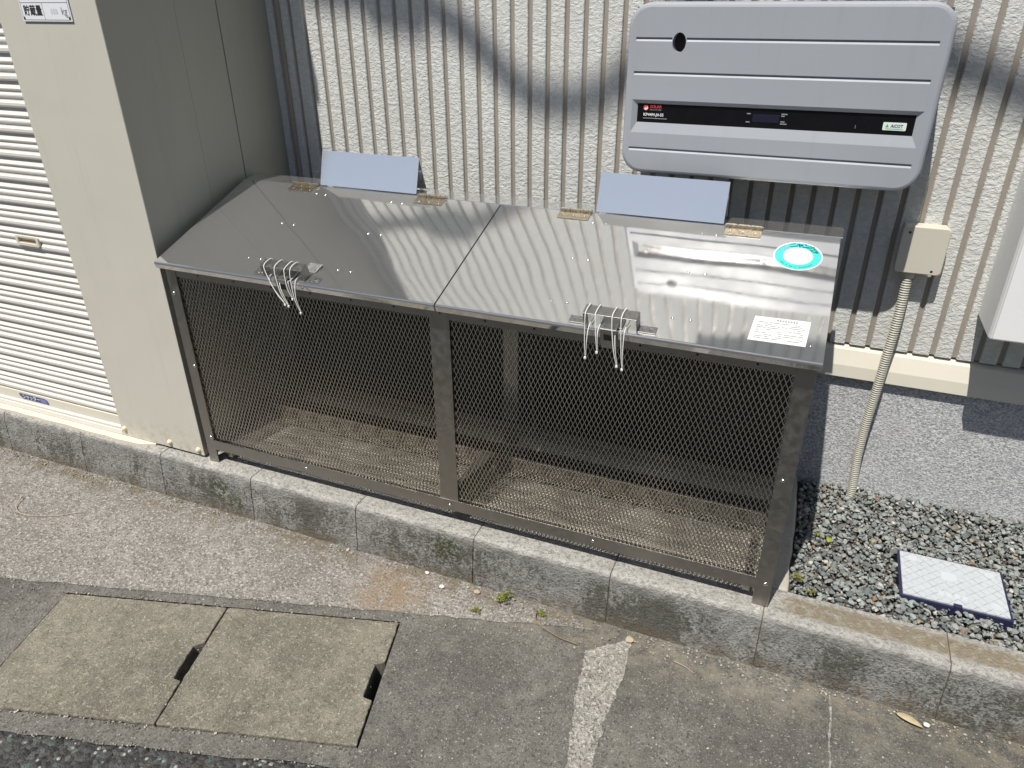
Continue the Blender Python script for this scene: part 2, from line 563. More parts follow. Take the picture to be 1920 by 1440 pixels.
def text2d(body, size, extra_bold=0.0):
    """flat outline of a word, centred: (list of 2D points, faces)"""
    cu = bpy.data.curves.new('t', 'FONT')
    cu.body = body
    cu.size = size
    cu.align_x = 'CENTER'
    cu.align_y = 'CENTER'
    cu.resolution_u = 2
    cu.offset = extra_bold
    o = bpy.data.objects.new('t', cu)
    COL.objects.link(o)
    dg = bpy.context.evaluated_depsgraph_get()
    me = bpy.data.meshes.new_from_object(o.evaluated_get(dg))
    vs = [(v.co.x, v.co.y) for v in me.vertices]
    fs = [tuple(p.vertices) for p in me.polygons]
    bpy.data.objects.remove(o)
    bpy.data.curves.remove(cu)
    bpy.data.meshes.remove(me)
    return vs, fs


def put_text(mb, body, size, fn, u, v, mi, rot=0.0, width=None, bold=0.0):
    vs, fs = text2d(body, size, bold)
    if not vs:
        return
    sx = 1.0
    if width:
        w = max(p[0] for p in vs) - min(p[0] for p in vs)
        sx = width / max(w, 1e-6)
    c_, s_ = math.cos(rot), math.sin(rot)
    mb.add([fn(u + a * sx * c_ - b * s_, v + a * sx * s_ + b * c_) for a, b in vs], fs, mi)


def ragged(pts, step=0.03, amp=0.006, seed=0, freq=18.0):
    out = []
    n = len(pts)
    for i in range(n):
        a, b = Vector(pts[i]), Vector(pts[(i + 1) % n])
        L = (b - a).length
        k = max(1, int(L / step))
        nrm = Vector((-(b - a).y, (b - a).x)).normalized()
        for j in range(k):
            p = a.lerp(b, j / k)
            d = mnoise.noise(Vector((p.x * freq, p.y * freq, seed))) + 0.5 * mnoise.noise(Vector((p.x * freq * 3.1, p.y * freq * 3.1, seed + 5)))
            out.append(tuple(p + nrm * d * amp))
    return out


YW = 0.656       # face of the siding
ZG = -0.16       # street level at the kerb
GA = 0.2685      # the gutter runs at this angle to the kerb
GU = Vector((math.cos(GA), math.sin(GA)))
GV = Vector((-math.sin(GA), math.cos(GA)))


def gp(u, v):
    p = GU * u + GV * v
    return (p.x, p.y)


# ================================================================== the ground
# road asphalt, one sheet to the horizon with the ditch left open
HU0, HU1, HV0, HV1 = -0.239, 0.767, -0.871, -0.479


def sheet_with_hole(name, u0, u1, v0, v1, z, mat, kind='structure'):
    mb = MB()
    us, vs = [u0, HU0, HU1, u1], [v0, HV0, HV1, v1]
    for i in range(3):
        for j in range(3):
            if i == 1 and j == 1:
                continue
            q = [(us[i], vs[j]), (us[i + 1], vs[j]), (us[i + 1], vs[j + 1]), (us[i], vs[j + 1])]
            mb.add([(*gp(*p), z) for p in q], [(0, 1, 2, 3)])
    o = part(name, mb, mat)
    o['kind'] = kind
    return o


sheet_with_hole('road', -600, 600, -600, 600, ZG - 0.012, 'asphalt')
mb = MB()
for (u0, u1, v0, v1) in ((HU0 - 0.3, HU0, -0.98, HV1), (HU1, 4.2, -0.98, HV1 + 0.0)):
    pass
# smooth gutter concrete round the covers, its road side frayed
rv = []
for i in range(141):
    u = -2.2 + i * (6.6 / 140)
    rv.append((u, -0.926 + 0.010 * mnoise.noise(Vector((u * 9, 0.3, 0))) + 0.006 * mnoise.noise(Vector((u * 40, 2.3, 0)))))
mb = MB()
for i in range(140):
    a, b = rv[i], rv[i + 1]
    mb.add([(*gp(*a), ZG - 0.004), (*gp(*b), ZG - 0.004), (*gp(b[0], HV0), ZG - 0.004), (*gp(a[0], HV0), ZG - 0.004)], [(0, 1, 2, 3)])
for (u0, u1, v0, v1) in ((-2.2, HU0, HV0, HV1), (HU1, 4.4, HV0, HV1), (-2.2, 4.4, HV1, 0.4)):
    q = [(u0, v0), (u1, v0), (u1, v1), (u0, v1)]
    mb.add([(*gp(*p), ZG - 0.004) for p in q], [(0, 1, 2, 3)])
o = part('pavement', mb, 'gutter_concrete')
o['kind'] = 'structure'

# rough light concrete between the kerb and the gutter
line = [(-0.9 + i * 0.035) for i in range(int((1.47 - (-0.9)) / 0.035))]
pts = []
for u in line:
    v = -0.446 + 0.006 * mnoise.noise(Vector((u * 12, 7, 0))) + 0.004 * mnoise.noise(Vector((u * 45, 9, 0)))
    p = gp(u, v)
    if p[1] < -0.08:
        pts.append(p)
pts = pts + [(1.30, -0.06), (1.20, -0.02), (-1.6, -0.02), (-1.6, pts[0][1])]
mb = MB()
mb.add([(*p, ZG - 0.0015) for p in pts], [tuple(range(len(pts)))])
o = part('path', mb, 'apron_concrete')
o['kind'] = 'structure'

# pale mortar strip across the gutter
pts = ragged([(1.476, -0.085), (1.375, -0.165), (1.398, -0.33), (1.432, -0.49), (1.43, -0.75), (1.53, -0.75), (1.487, -0.483), (1.481, -0.36), (1.490, -0.20)][::-1], 0.006, 0.007, 3, 45)
mb = MB()
mb.add([(*p, ZG - 0.0015) for p in pts], [tuple(range(len(pts)))])
o = part('mortar_strip', mb, 'strip_mortar')
o['kind'] = 'structure'
tag(o, 'pale rough mortar strip crossing the grey pavement')

# cracked joint in the pavement further along
pts = ragged([(1.976, -0.06), (1.981, -0.135), (1.979, -0.21), (1.983, -0.285), (1.98, -0.50), (1.985, -0.50), (1.988, -0.285), (1.983, -0.21), (1.986, -0.135), (1.981, -0.06)][::-1], 0.006, 0.003, 31, 60)
mb = MB()
mb.add([(*p, ZG - 0.002) for p in pts], [tuple(range(len(pts)))])
o = part('mortar_crack', mb, 'strip_mortar')
tag(o, 'thin pale cracked joint crossing the pavement', kind='structure')

# the open ditch under the covers
mb = MB()
q = [gp(HU0 - .02, HV0 - .02), gp(HU1 + .02, HV0 - .02), gp(HU1 + .02, HV1 + .02), gp(HU0 - .02, HV1 + .02)]
vs = [(*p, ZG - 0.013) for p in q] + [(*p, ZG - 0.5) for p in q]
mb.add(vs, [(0, 1, 5, 4), (1, 2, 6, 5), (2, 3, 7, 6), (3, 0, 4, 7), (4, 5, 6, 7)])
o = part('drain_channel', mb, 'ditch_dark')
o['kind'] = 'structure'
# ditch lip that carries the covers
for k, (a0, a1, b0, b1) in enumerate(((HU0 - .02, HU1 + .02, HV0 - .02, HV0 + .03), (HU0 - .02, HU1 + .02, HV1 - .03, HV1 + .02))):
    mb = MB()
    mb.prism([gp(a0, b0), gp(a1, b0), gp(a1, b1), gp(a0, b1)], ZG - 0.16, ZG - 0.10, lambda a, b, w: (a, b, w))
    o = part('ledge', mb, 'ditch_dark')
    o['kind'] = 'structure'


def drain_cover(u0, u1, s0, s1, label):
    """concrete lid with a lifting slot cut in its right edge"""
    v0, v1 = -0.8675, -0.4855
    sw = 0.024
    base = [(u0, v0), (u1, v0), (u1, s0 - 0.006), (u1 - sw, s0), (u1 - sw, s1), (u1, s1 + 0.014), (u1, v1), (u0, v1)]
    out = []
    n = len(base)
    for i in range(n):
        a, b = Vector(base[i]), Vector(base[(i + 1) % n])
        k = max(1, int((b - a).length / 0.009))
        for j in range(k):
            p = a.lerp(b, j / k)
            w = 0.0022 * mnoise.noise(Vector((p.x * 60, p.y * 60, u0))) + 0.0012 * mnoise.noise(Vector((p.x * 170, p.y * 170, u0))) if k > 2 else 0
            out.append(gp(p.x + w, p.y + w))
    mb = MB()
    mb.prism(out, ZG - 0.10, ZG + 0.001, lambda a, b, w: (a, b, w))
    o = part('drain_cover', mb, 'cover_concrete', None, 0.003)
    tag(o, label, 'drain cover', 'concrete drain covers in the gutter')
    return o


drain_cover(-0.234, 0.2605, -0.735, -0.63, 'lichen-stained concrete drain cover, the one cut by the edge of the picture')
drain_cover(0.2645, 0.7625, -0.735, -0.635, 'concrete drain cover between the two open slots')

# ------------------------------------------------------------------ kerb
kerb = structure('kerb', (0, 0, ZG))
joints = [-2.2, -1.78, -1.37, -0.965, -0.571, -0.192, 0.192, 0.593, 0.991, 1.397, 1.792, 2.213, 2.61, 3.0, 3.4]
prof = [(-0.052, -0.26), (-0.050, -0.165), (-0.046, -0.12), (-0.042, -0.07), (-0.038, -0.03), (-0.0355, -0.012), (-0.0315, -0.004), (-0.025, 0.0),
        (0.02, 0.0), (0.05, 0.0), (0.078, -0.002), (0.085, -0.012), (0.085, -0.26)]
for bi in range(len(joints) - 1):
    x0, x1 = joints[bi] + 0.0014, joints[bi + 1] - 0.0014
    n = 34
    mb = MB()
    np_ = len(prof)
    vs = []
    for i in range(n + 1):
        xx = x0 + (x1 - x0) * i / n
        for j, (yy, zz) in enumerate(prof):
            q = Vector((xx * 22, yy * 40 + 3, zz * 40))
            d = mnoise.noise(q) * 0.0022 + mnoise.noise(q * 3.1) * 0.0014
            wear = 0.004 * max(0, mnoise.noise(Vector((xx * 16, 1.7, 4)))) if 4 <= j <= 7 else 0
            e = 0.002 if i in (0, n) and 3 <= j <= 9 else 0
            if zz < -0.2:
                d = 0
            yy2 = yy - d * (1 if j < 7 else 0) + wear * (1 if j < 7 else 0)
            zz2 = zz + (d * 0.7 - wear - e if 4 <= j <= 10 else 0)
            vs.append((xx, yy2, zz2))
    fs = []
    for i in range(n):
        for j in range(np_ - 1):
            a = i * np_ + j
            fs.append((a, a + 1, a + np_ + 1, a + np_))
    fs.append(tuple(range(np_)))
    fs.append(tuple(reversed(range(n * np_, n * np_ + np_))))
    mb.add(vs, fs)
    o = part('kerb_block', mb, 'kerb_concrete', kerb)
for jx in joints[1:-1]:
    mb = MB()
    mb.prism([(y_ + (0.0035 if y_ < 0.03 else -0.002), z_ - 0.0035) for y_, z_ in prof], jx - 0.0017, jx + 0.0017, lambda a, b, w: (w, a, b))
    part('mortar_joint', mb, 'joint_mortar', kerb)

# slab behind the kerb that carries the locker and the bin, with a rough right edge
pts = ragged([(-2.2, 0.0855), (1.846, 0.0855), (1.842, 0.20), (1.846, 0.35), (1.842, 0.50), (1.832, 0.66), (-2.2, 0.66)], 0.03, 0.004, 8, 14)
mb = MB()
mb.prism(pts, -0.2, -0.004, lambda a, b, w: (a, b, w))
o = part('slab', mb, 'slab_concrete', None, 0.008)
o['kind'] = 'structure'
tag(o, 'concrete slab under the locker and the steel bin')
# light screed in front of the shutter
pts = ragged([(-2.2, -0.026), (-0.30, -0.022), (-0.24, 0.0), (-0.24, 0.2), (-2.2, 0.2)], 0.03, 0.006, 12, 16)
mb = MB()
mb.prism(pts, -0.02, 0.008, lambda a, b, w: (a, b, w))
o = part('screed', mb, 'base_concrete')
o['kind'] = 'structure'
tag(o, 'pale cream screed along the foot of the shutter')

# gravel bed
mb = MB()
mb.add([(1.80, 0.084, -0.034), (3.4, 0.084, -0.034), (3.4, 0.70, -0.034), (1.80, 0.70, -0.034)], [(0, 1, 2, 3)])
o = part('ground_under_gravel', mb, 'soil_dark')
o['kind'] = 'structure'

ICO_V, ICO_F = [], []
gph = (1 + 5 ** 0.5) / 2
for s1 in (-1, 1):
    for s2 in (-1, 1):
        ICO_V += [(0, s1, s2 * gph), (s1, s2 * gph, 0), (s2 * gph, 0, s1)]
ICO_V = [Vector(p).normalized() for p in ICO_V]
for i in range(12):
    for j in range(i + 1, 12):
        for k in range(j + 1, 12):
            if (ICO_V[i] - ICO_V[j]).length < 1.1 and (ICO_V[j] - ICO_V[k]).length < 1.1 and (ICO_V[i] - ICO_V[k]).length < 1.1:
                nn = (ICO_V[j] - ICO_V[i]).cross(ICO_V[k] - ICO_V[i])
                ICO_F.append((i, j, k) if nn.dot(ICO_V[i]) > 0 else (i, k, j))


def stones(name, spots, mat, cols_fn, seed=1):
    rnd = random.Random(seed)
    vs, fs, cs = [], [], []
    for (px, py, pz, r) in spots:
        sx, sy, sz = r * rnd.uniform(.75, 1.35), r * rnd.uniform(.7, 1.1), r * rnd.uniform(.38, .7)
        mt = Matrix.Rotation(rnd.uniform(0, 6.28), 3, 'Z') @ Matrix.Rotation(rnd.uniform(-.7, .7), 3, 'X') @ Matrix.Rotation(rnd.uniform(-.5, .5), 3, 'Y')
        o = len(vs)
        col = cols_fn(rnd)
        for p in ICO_V:
            k = rnd.uniform(0.72, 1.15)
            q = mt @ Vector((p.x * sx * k, p.y * sy * k, p.z * sz * k))
            vs.append((px + q.x, py + q.y, pz + q.z))
            cs += [*col, 1.0]
        fs += [(a + o, b + o, c_ + o) for a, b, c_ in ICO_F]
    me = bpy.data.meshes.new(name)
    me.from_pydata(vs, [], fs)
    at = me.color_attributes.new('Col', 'FLOAT_COLOR', 'POINT')
    at.data.foreach_set('color', cs)
    me.materials.append(MATS[mat])
    return link(name, me)


def gcol(rnd):
    g = rnd.random()
    if g < 0.035:
        return (0.52, 0.50, 0.44)
    if g < 0.048:
        return (0.24, 0.15, 0.09)
    if g < 0.075:
        return (0.33, 0.28, 0.19)
    k = rnd.uniform(0.12, 0.36)
    h = rnd.uniform(-0.05, 0.05)
    return (k * (0.93 + h), k * (1.0 - h * .3), k * (0.96 - h))


rg = random.Random(3)
VB = (2.113, 2.370, 0.176, 0.366)
spots = []
for layer, (zz, cell) in enumerate(((-0.024, 0.0125), (-0.014, 0.0125))):
    nx, ny = int(1.0 / cell), int(0.585 / cell)
    for i in range(nx):
        for j in range(ny):
            px = 1.838 + (i + rg.random()) * cell
            py = 0.082 + (j + rg.random()) * cell
            if VB[0] - .003 < px < VB[1] + .003 and VB[2] - .003 < py < VB[3] + .003:
                continue
            if px < 1.849 or py < 0.089 or py > 0.662:
                continue
            r = 0.0062 * (0.5 + rg.random() ** 2 * 1.35)
            if abs(px - 2.2415) < 0.158 and abs(py - 0.271) < 0.125:
                zz_ = zz + 0.008
            else:
                zz_ = zz
            spots.append((px, py, zz_ + rg.uniform(-.005, .005) + 0.006 * mnoise.noise(Vector((px * 6, py * 6, 0))), r))
o = stones('gravel', spots, 'gravel_stone', gcol, 4)
tag(o, 'grey-green crushed stone gravel beside the bin', 'gravel', kind='stuff')

# grit and crumbs along the foot of the kerb
spots = []
for i in range(900):
    px = rg.uniform(-1.1, 2.4)
    py = -0.056 - abs(rg.gauss(0, 0.022)) - (abs(rg.gauss(0, .03)) if 0.7 < px < 1.45 else 0)
    spots.append((px, py, ZG + 0.001, rg.uniform(.0012, .0038) * (1.5 if rg.random() < .06 else 1)))
for i in range(260):
    px, py = rg.uniform(-1.1, 2.2), rg.uniform(-0.9, -0.08)
    u, v = Vector((px, py)).dot(GU), Vector((px, py)).dot(GV)
    spots.append((px, py, ZG + 0.001, rg.uniform(.0012, .003)))
for i in range(420):
    u = rg.uniform(-.6, 1.0)
    e = rg.choice((-0.874, -0.926, -0.4795, -0.446))
    p = gp(u, e + rg.gauss(0, .003))
    spots.append((p[0], p[1], ZG - 0.001, rg.uniform(.0015, .004)))


def dcol(rnd):
    k = rnd.uniform(.14, .5)
    return (k, k * .92, k * .78)


chips = []
for i in range(2600):
    px, py = rg.uniform(-0.7, 2.5), rg.uniform(-1.05, -0.06)
    u, v = Vector((px, py)).dot(GU), Vector((px, py)).dot(GV)
    on_cover = -0.23 < u < 0.758 and -0.862 < v < -0.49
    if not on_cover and (v > -0.45 or v < -0.925 or (HU0 - .01 < u < HU1 + .01 and HV0 - .005 < v < HV1 + .005)):
        continue
    if on_cover and rg.random() < .45:
        continue
    chips.append((px, py, ZG + 0.0006 if on_cover else ZG - 0.0046, 0.0009 + 0.0021 * rg.random() ** 3))


def ccol(rnd):
    k = rnd.uniform(.28, .62)
    return (k, k * .97, k * .90)


o = stones('aggregate', chips, 'gravel_stone', ccol, 21)
tag(o, 'pale aggregate chips showing in the worn pavement concrete', 'aggregate', kind='stuff')
o = stones('grit', spots, 'gravel_stone', dcol, 9)
tag(o, 'loose grit and crumbs gathered along the kerb', 'grit', kind='stuff')

# ================================================================== house wall
house = thing('house_wall', (1.0, YW, -0.03), 'pale stucco-textured wall with narrow brown vertical grooves above grey foundation', 'house')
mb = MB()
mb.box(-3.0, 5.0, YW + 0.0075, YW + 0.2, 0.472, 3.3)
part('groove_backing', mb, 'siding_groove', house)
PITCH, RW = 0.05545, 0.0435
hw = RW / 2
mb = MB()
mb.prism([(-hw, 0.0074), (-hw + 0.001, 0.002), (-hw + 0.003, 0.0), (hw - 0.003, 0.0), (hw - 0.001, 0.002), (hw, 0.0074)], 0.470, 3.25,
         lambda a, b, w: (a, YW + b, w))
rib_me = fixn(mb.mesh('siding_rib', 'siding_rib'))
gx = 0.062 + PITCH / 2
i0 = -2
for i in range(-2, 57):
    o = link('siding_rib', rib_me, house)
    o.location = (gx + i * PITCH, 0, 0)
mb = MB()      # flat siding further along, past the picture
mb.box(gx + 56.6 * PITCH, 5.0, YW, YW + 0.0072, 0.470, 3.25)
part('siding_sheet', mb, 'siding_rib', house)
mb = MB()      # corner strip beside the locker
mb.box(0.018, 0.030, YW - 0.012, YW, 0.470, 3.25)
part('corner_trim', mb, 'siding_groove', house, 0.002)
# drip flashing: sloped top, vertical face
mb = MB()
mb.prism([(YW + 0.02, 0.466), (YW - 0.006, 0.456), (YW - 0.020, 0.410), (YW - 0.022, 0.372), (YW - 0.019, 0.372), (YW - 0.017, 0.408), (YW + 0.02, 0.45)], -3, 5,
         lambda a, b, w: (w, a, b))
part('drip_flashing', mb, 'flashing_paint', house, 0.0015)
mb = MB()
mb.box(-3, 5, YW - 0.001, YW + 0.2, -0.3, 0.44)
part('foundation', mb, 'foundation_render', house)
# the roof edge far above the picture
mb = MB()
mb.box(-3.2, 5.2, YW - 0.45, YW + 0.5, 3.26, 3.30)
part('soffit', mb, 'eave_paint', house)
mb = MB()
mb.prism([(YW - 0.50, 3.301), (YW - 0.50, 3.36), (YW + 4.0, 5.2), (YW + 4.0, 5.14), (YW, 3.301)], -3.2, 5.2, lambda a, b, w: (w, a, b))
part('roof', mb, 'roof_tile', house)
# unseen slab added to shade the upper wall that the bin lid mirrors
mb = MB()
mb.box(1.30, 3.0, YW - 0.36, YW - 0.001, 2.60, 2.64)
part('shade_slab', mb, 'eave_paint', house, 0.006)

# ================================================================== storage locker with shutter
lk = thing('storage_locker', (-1.0, 0.3, 0.0), 'beige steel storage locker with ribbed roller shutter', 'locker')
LX = -0.025
mb = MB()
mb.box(-0.393, LX, 0.003, 0.0068, 0.010, 2.35)
mb.box(-0.393, -0.385, 0.0069, 0.045, 0.010, 2.35)
part('front_panel', mb, 'cream_paint', lk, 0.0012)
mb = MB()
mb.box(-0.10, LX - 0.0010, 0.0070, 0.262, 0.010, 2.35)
part('side_panel', mb, 'side_paint_shaded', lk, 0.0012)
mb = MB()
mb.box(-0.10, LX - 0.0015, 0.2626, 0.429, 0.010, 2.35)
part('side_panel', mb, 'side_paint_shaded', lk, 0.0012)
mb = MB()
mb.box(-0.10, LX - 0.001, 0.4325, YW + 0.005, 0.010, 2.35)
part('side_panel', mb, 'side_paint_shaded', lk, 0.0015)
mb = MB()
mb.box(-0.09, LX - 0.012, 0.05, YW + 0.004, 0.012, 2.34)
part('inner_frame', mb, 'dark_hole', lk)
mb = MB()
mb.box(-3.0, LX + 0.01, -0.01, YW + 0.004, 2.352, 2.42)
part('roof', mb, 'cream_paint', lk, 0.004)
mb = MB()
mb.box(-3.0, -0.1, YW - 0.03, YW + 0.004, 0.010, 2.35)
part('back_panel', mb, 'side_paint_shaded', lk)
# roller shutter: every slat a piece
SP = 0.0725
slat = [(0.040, 0.0), (0.0225, 0.0), (0.0225, 0.0062), (0.0145, 0.0066), (0.0125, 0.012), (0.0125, 0.0195), (0.0175, 0.0245), (0.0185, 0.0300), (0.0145, 0.0345),
        (0.0135, 0.0385), (0.0140, 0.0425), (0.0190, 0.0465), (0.0195, 0.0520), (0.0150, 0.0560), (0.0145, 0.0585), (0.0215, 0.0700), (0.0225, SP), (0.040, SP)]
mb = MB()
mb.prism(slat, -2.6, -0.3935, lambda a, b, w: (w, a, b))
slat_me = fixn(mb.mesh('slat', 'shutter_paint'))
for i in range(31):
    o = link('slat', slat_me, lk)
    o.location = (0, 0, 0.079 + i * SP)
mb = MB()
mb.prism([(0.040, 0.030), (0.006, 0.030), (0.006, 0.038), (0.013, 0.042), (0.013, 0.0785), (0.040, 0.0785)], -2.6, -0.3935, lambda a, b, w: (w, a, b))
br = part('bottom_rail', mb, 'shutter_rail', lk, 0.001)
mb = MB()
mb.box(-2.6, -0.3935, 0.002, 0.045, 0.0095, 0.0285)
part('sill', mb, 'shutter_paint', lk, 0.002)
# pull pocket in the shutter
mb = MB()
fnp = lambda a, b, w: (a, w, b)
px0, px1, pz0, pz1 = -0.630, -0.528, 0.676, 0.708


def rrect(x0, x1, z0, z1, r, n=5):
    out = []
    for (cx, cz, a0) in ((x1 - r, z1 - r, 0), (x0 + r, z1 - r, 90), (x0 + r, z0 + r, 180), (x1 - r, z0 + r, 270)):
        for k in range(n + 1):
            th = math.radians(a0 + 90 * k / n)
            out.append((cx + r * math.cos(th), cz + r * math.sin(th)))
    return out


o1, i1 = rrect(px0, px1, pz0, pz1, 0.008), rrect(px0 + .010, px1 - .010, pz0 + .008, pz1 - .006, 0.004)
n = len(o1)
vs = [fnp(*p, 0.014) for p in o1] + [fnp(*p, 0.007) for p in o1] + [fnp(*p, 0.007) for p in i1] + [fnp(*p, 0.020) for p in i1]
fs = []
for r_ in range(3):
    for k in range(n):
        fs.append((r_ * n + k, r_ * n + (k + 1) % n, (r_ + 1) * n + (k + 1) % n, (r_ + 1) * n + k))
mb.add(vs, fs)
ph = part('pull_handle', mb, 'shutter_rail', lk)
mb = MB()
mb.box(px0 + .008, px1 - .008, 0.0145, 0.0165, pz0 + .006, pz1 - .004)
part('pocket', mb, 'pocket_brown', ph)
# blue maker's label on the bottom rail
mb = MB()
lab = [(-0.905, 0.0665), (-0.908, 0.072), (-0.905, 0.0765), (-0.775, 0.0765), (-0.762, 0.072), (-0.756, 0.060), (-0.758, 0.056), (-0.893, 0.056)]
lab = [(a, b - 0.006) for a, b in lab]
mb.prism(lab, 0.0115, 0.0130, fnp, 0)
mb.prism([(-0.80, 0.0680), (-0.778, 0.0680), (-0.766, 0.0640), (-0.762, 0.0530), (-0.795, 0.0530)], 0.0112, 0.0116, fnp, 1)
put_text(mb, 'シャッター', 0.021, lambda a, b: (a, 0.0109, b), -0.845, 0.0605, 2, width=0.09, bold=0.0004)
part('label', mb, ['blue_label', 'blue_label_pale', 'ink_white'], br)
# bolts
for (bx, bz) in ((-0.376, 0.040), (-0.171, 0.032), (-0.046, 0.030)):
    mb = MB()
    mb.dome(lambda a, b, c_: (bx + a, 0.0035 - c_, bz + b), 0.0095, 0.012, 12, 4)
    part('bolt_cap', mb, 'bolt_cream', lk, smooth=True)
mb = MB()
mb.dome(lambda a, b, c_: (LX - 0.002 + c_, 0.03 + a, 0.036 + b), 0.0085, 0.010, 12, 4)
part('bolt_cap', mb, 'bolt_cream', lk, smooth=True)
# storage placard
pl = thing('placard', (-0.206, 0.002, 1.328), 'white storage-amount placard with black lettering fixed to the beige locker panel', 'sign')
mb = MB()
mb.box(-0.296, -0.116, -0.0005, 0.0015, 1.326, 1.62)
part('plate', mb, 'placard_white', pl, 0.0004)
mb = MB()
fnq = lambda a, b: (a, -0.0011, b)


def line(mb, x0, x1, z0, z1, mi=0, y=-0.0009):
    mb.box(x0, x1, y, y + 0.0003, z0, z1, mi)


line(mb, -0.292, -0.120, 1.3295, 1.3307, 1)
line(mb, -0.292, -0.120, 1.3700, 1.3712, 1)
line(mb, -0.2925, -0.2913, 1.3307, 1.62, 1)
line(mb, -0.1207, -0.1195, 1.3307, 1.62, 1)
line(mb, -0.2130, -0.2119, 1.3307, 1.3700, 1)
put_text(mb, '貯蔵量', 0.026, fnq, -0.2505, 1.3505, 0, width=0.066, bold=0.0005)
put_text(mb, 'kg', 0.026, fnq, -0.1375, 1.3500, 2, width=0.020)
for k_ in range(3):      # faded figures nobody can read any more
    line(mb, -0.186 + k_ * 0.009, -0.180 + k_ * 0.009, 1.3440, 1.3565, 3)
for (hx, hz) in ((-0.289, 1.334), (-0.124, 1.334)):
    mb.dome(lambda a, b, c_: (hx + a * .8, -0.0005 - c_, hz + b), 0.0042, 0.0015, 10, 2, 0)
part('lettering', mb, ['ink_black', 'ink_grey', 'ink_grey', 'ink_faint'], pl)

# ================================================================== steel bin
bin_ = thing('garbage_bin', (0.9, 0.22, 0.0), 'long stainless steel garbage cage with two sloping hinged lids and mesh sides', 'garbage bin')
SLP = Vector((0, 0.4263, 0.147)).normalized()
NRM = Vector((0, -SLP.z, SLP.y))
L0 = Vector((0, -0.038, 0.707))


def L(x, t, n=0.0):
    p = L0 + SLP * t + NRM * n
    return (x, p.y, p.z)


def angle_post(name, x0, x1, y, z0, z1, inner_dir, depth=0.035):
    """L section: a front flange and a return"""
    mb = MB()
    mb.box(x0, x1, y, y + 0.003, z0, z1)
    if inner_dir < 0:
        mb.box(x0, x0 + 0.003, y + 0.0031, y + depth, z0, z1)
    elif inner_dir > 0:
        mb.box(x1 - 0.003, x1, y + 0.0031, y + depth, z0, z1)
    return part(name, mb, 'frame_steel', bin_, 0.0006)


def screw(x, y, z, r=0.0052, parent=None, mat='screw_steel'):
    mb = MB()
    mb.dome(lambda a, b, c_: (x + a, y - c_, z + b), r, r * 0.55, 10, 3)
    return part('screw', mb, mat, parent or bin_, smooth=True)


pL = angle_post('post', 0.0, 0.036, 0.0, 0.0, 0.690, -1)
pM = angle_post('post', 0.873, 0.930, 0.001, 0.089, 0.674, 0)
pR = angle_post('post', 1.760, 1.800, 0.0, 0.0, 0.690, 1)
for (x, z, p) in ((0.026, 0.36, pL), (0.026, 0.098, pL), (0.012, 0.60, pL), (1.776, 0.385, pR), (1.784, 0.072, pR)):
    screw(x, 0.0, z, parent=p)
# rear posts
for (x0, x1, d) in ((0.0, 0.036, -1), (0.873, 0.930, 0), (1.764, 1.8, 1)):
    mb = MB()
    mb.box(x0, x1, 0.472, 0.475, 0.0, 0.852)
    if d:
        xa = x0 if d < 0 else x1 - 0.003
        mb.box(xa, xa + 0.003, 0.44, 0.4719, 0.0, 0.84)
    part('rear_post', mb, 'frame_steel', bin_, 0.0006)
# rails
mb = MB()
mb.box(0.0362, 1.7598, -0.001, 0.002, 0.052, 0.088)
rl = part('front_rail', mb, 'frame_steel', bin_, 0.0006)
for x in (0.40, 0.903, 1.335):
    screw(x, -0.001, 0.070, 0.0048, rl)
mb = MB()
mb.box(0.0362, 1.7598, 0.0015, 0.0045, 0.655, 0.692)
rl = part('top_rail', mb, 'frame_steel', bin_, 0.0006)
for x in [0.12 + i * 0.13 for i in range(13)]:
    if abs(x - .9) > .05:
        mb = MB()
        mb.dome(lambda a, b, c_: (x + a, 0.0013 - c_, 0.668 + b), 0.003, 0.0003, 8, 1)
        part('hole', mb, 'dark_hole', rl)
mb = MB()
mb.box(0.895, 0.905, -0.004, 0.0008, 0.668, 0.698)
part('lid_stop', mb, 'frame_steel', bin_, 0.0006)
for (y, z0, z1) in ((0.459, 0.800, 0.850), (0.459, 0.05, 0.088)):
    mb = MB()
    mb.box(0.0362, 1.7638, y, y + 0.003, z0, z1)
    part('rear_rail', mb, 'frame_steel', bin_, 0.0006)
# side rails: bottom and sloping top
for x in (0.004, 1.793):
    mb = MB()
    mb.box(x, x + 0.003, 0.036, 0.439, 0.052, 0.088)
    part('side_rail', mb, 'frame_steel', bin_, 0.0006)
    mb = MB()
    mb.prism([(0.036, 0.66), (0.439, 0.80), (0.439, 0.835), (0.036, 0.695)], x, x + 0.003, lambda a, b, w: (w, a, b))
    part('side_rail', mb, 'frame_steel', bin_, 0.0006)
# floor bearers
mb = MB()
mb.box(0.045, 1.757, 0.268, 0.330, 0.0400, 0.088)
part('floor_bearer', mb, 'bearer_steel', bin_, 0.001)
mb = MB()
mb.box(0.882, 0.921, 0.006, 0.2610, 0.0490, 0.086)
part('floor_bearer', mb, 'bearer_steel', bin_, 0.001)
for (x0, x1) in ((0.05, 0.07), (1.73, 1.75)):
    mb = MB()
    mb.box(x0, x1, 0.03, 0.2615, 0.010, 0.036)
    part('floor_bearer', mb, 'frame_steel', bin_, 0.001)


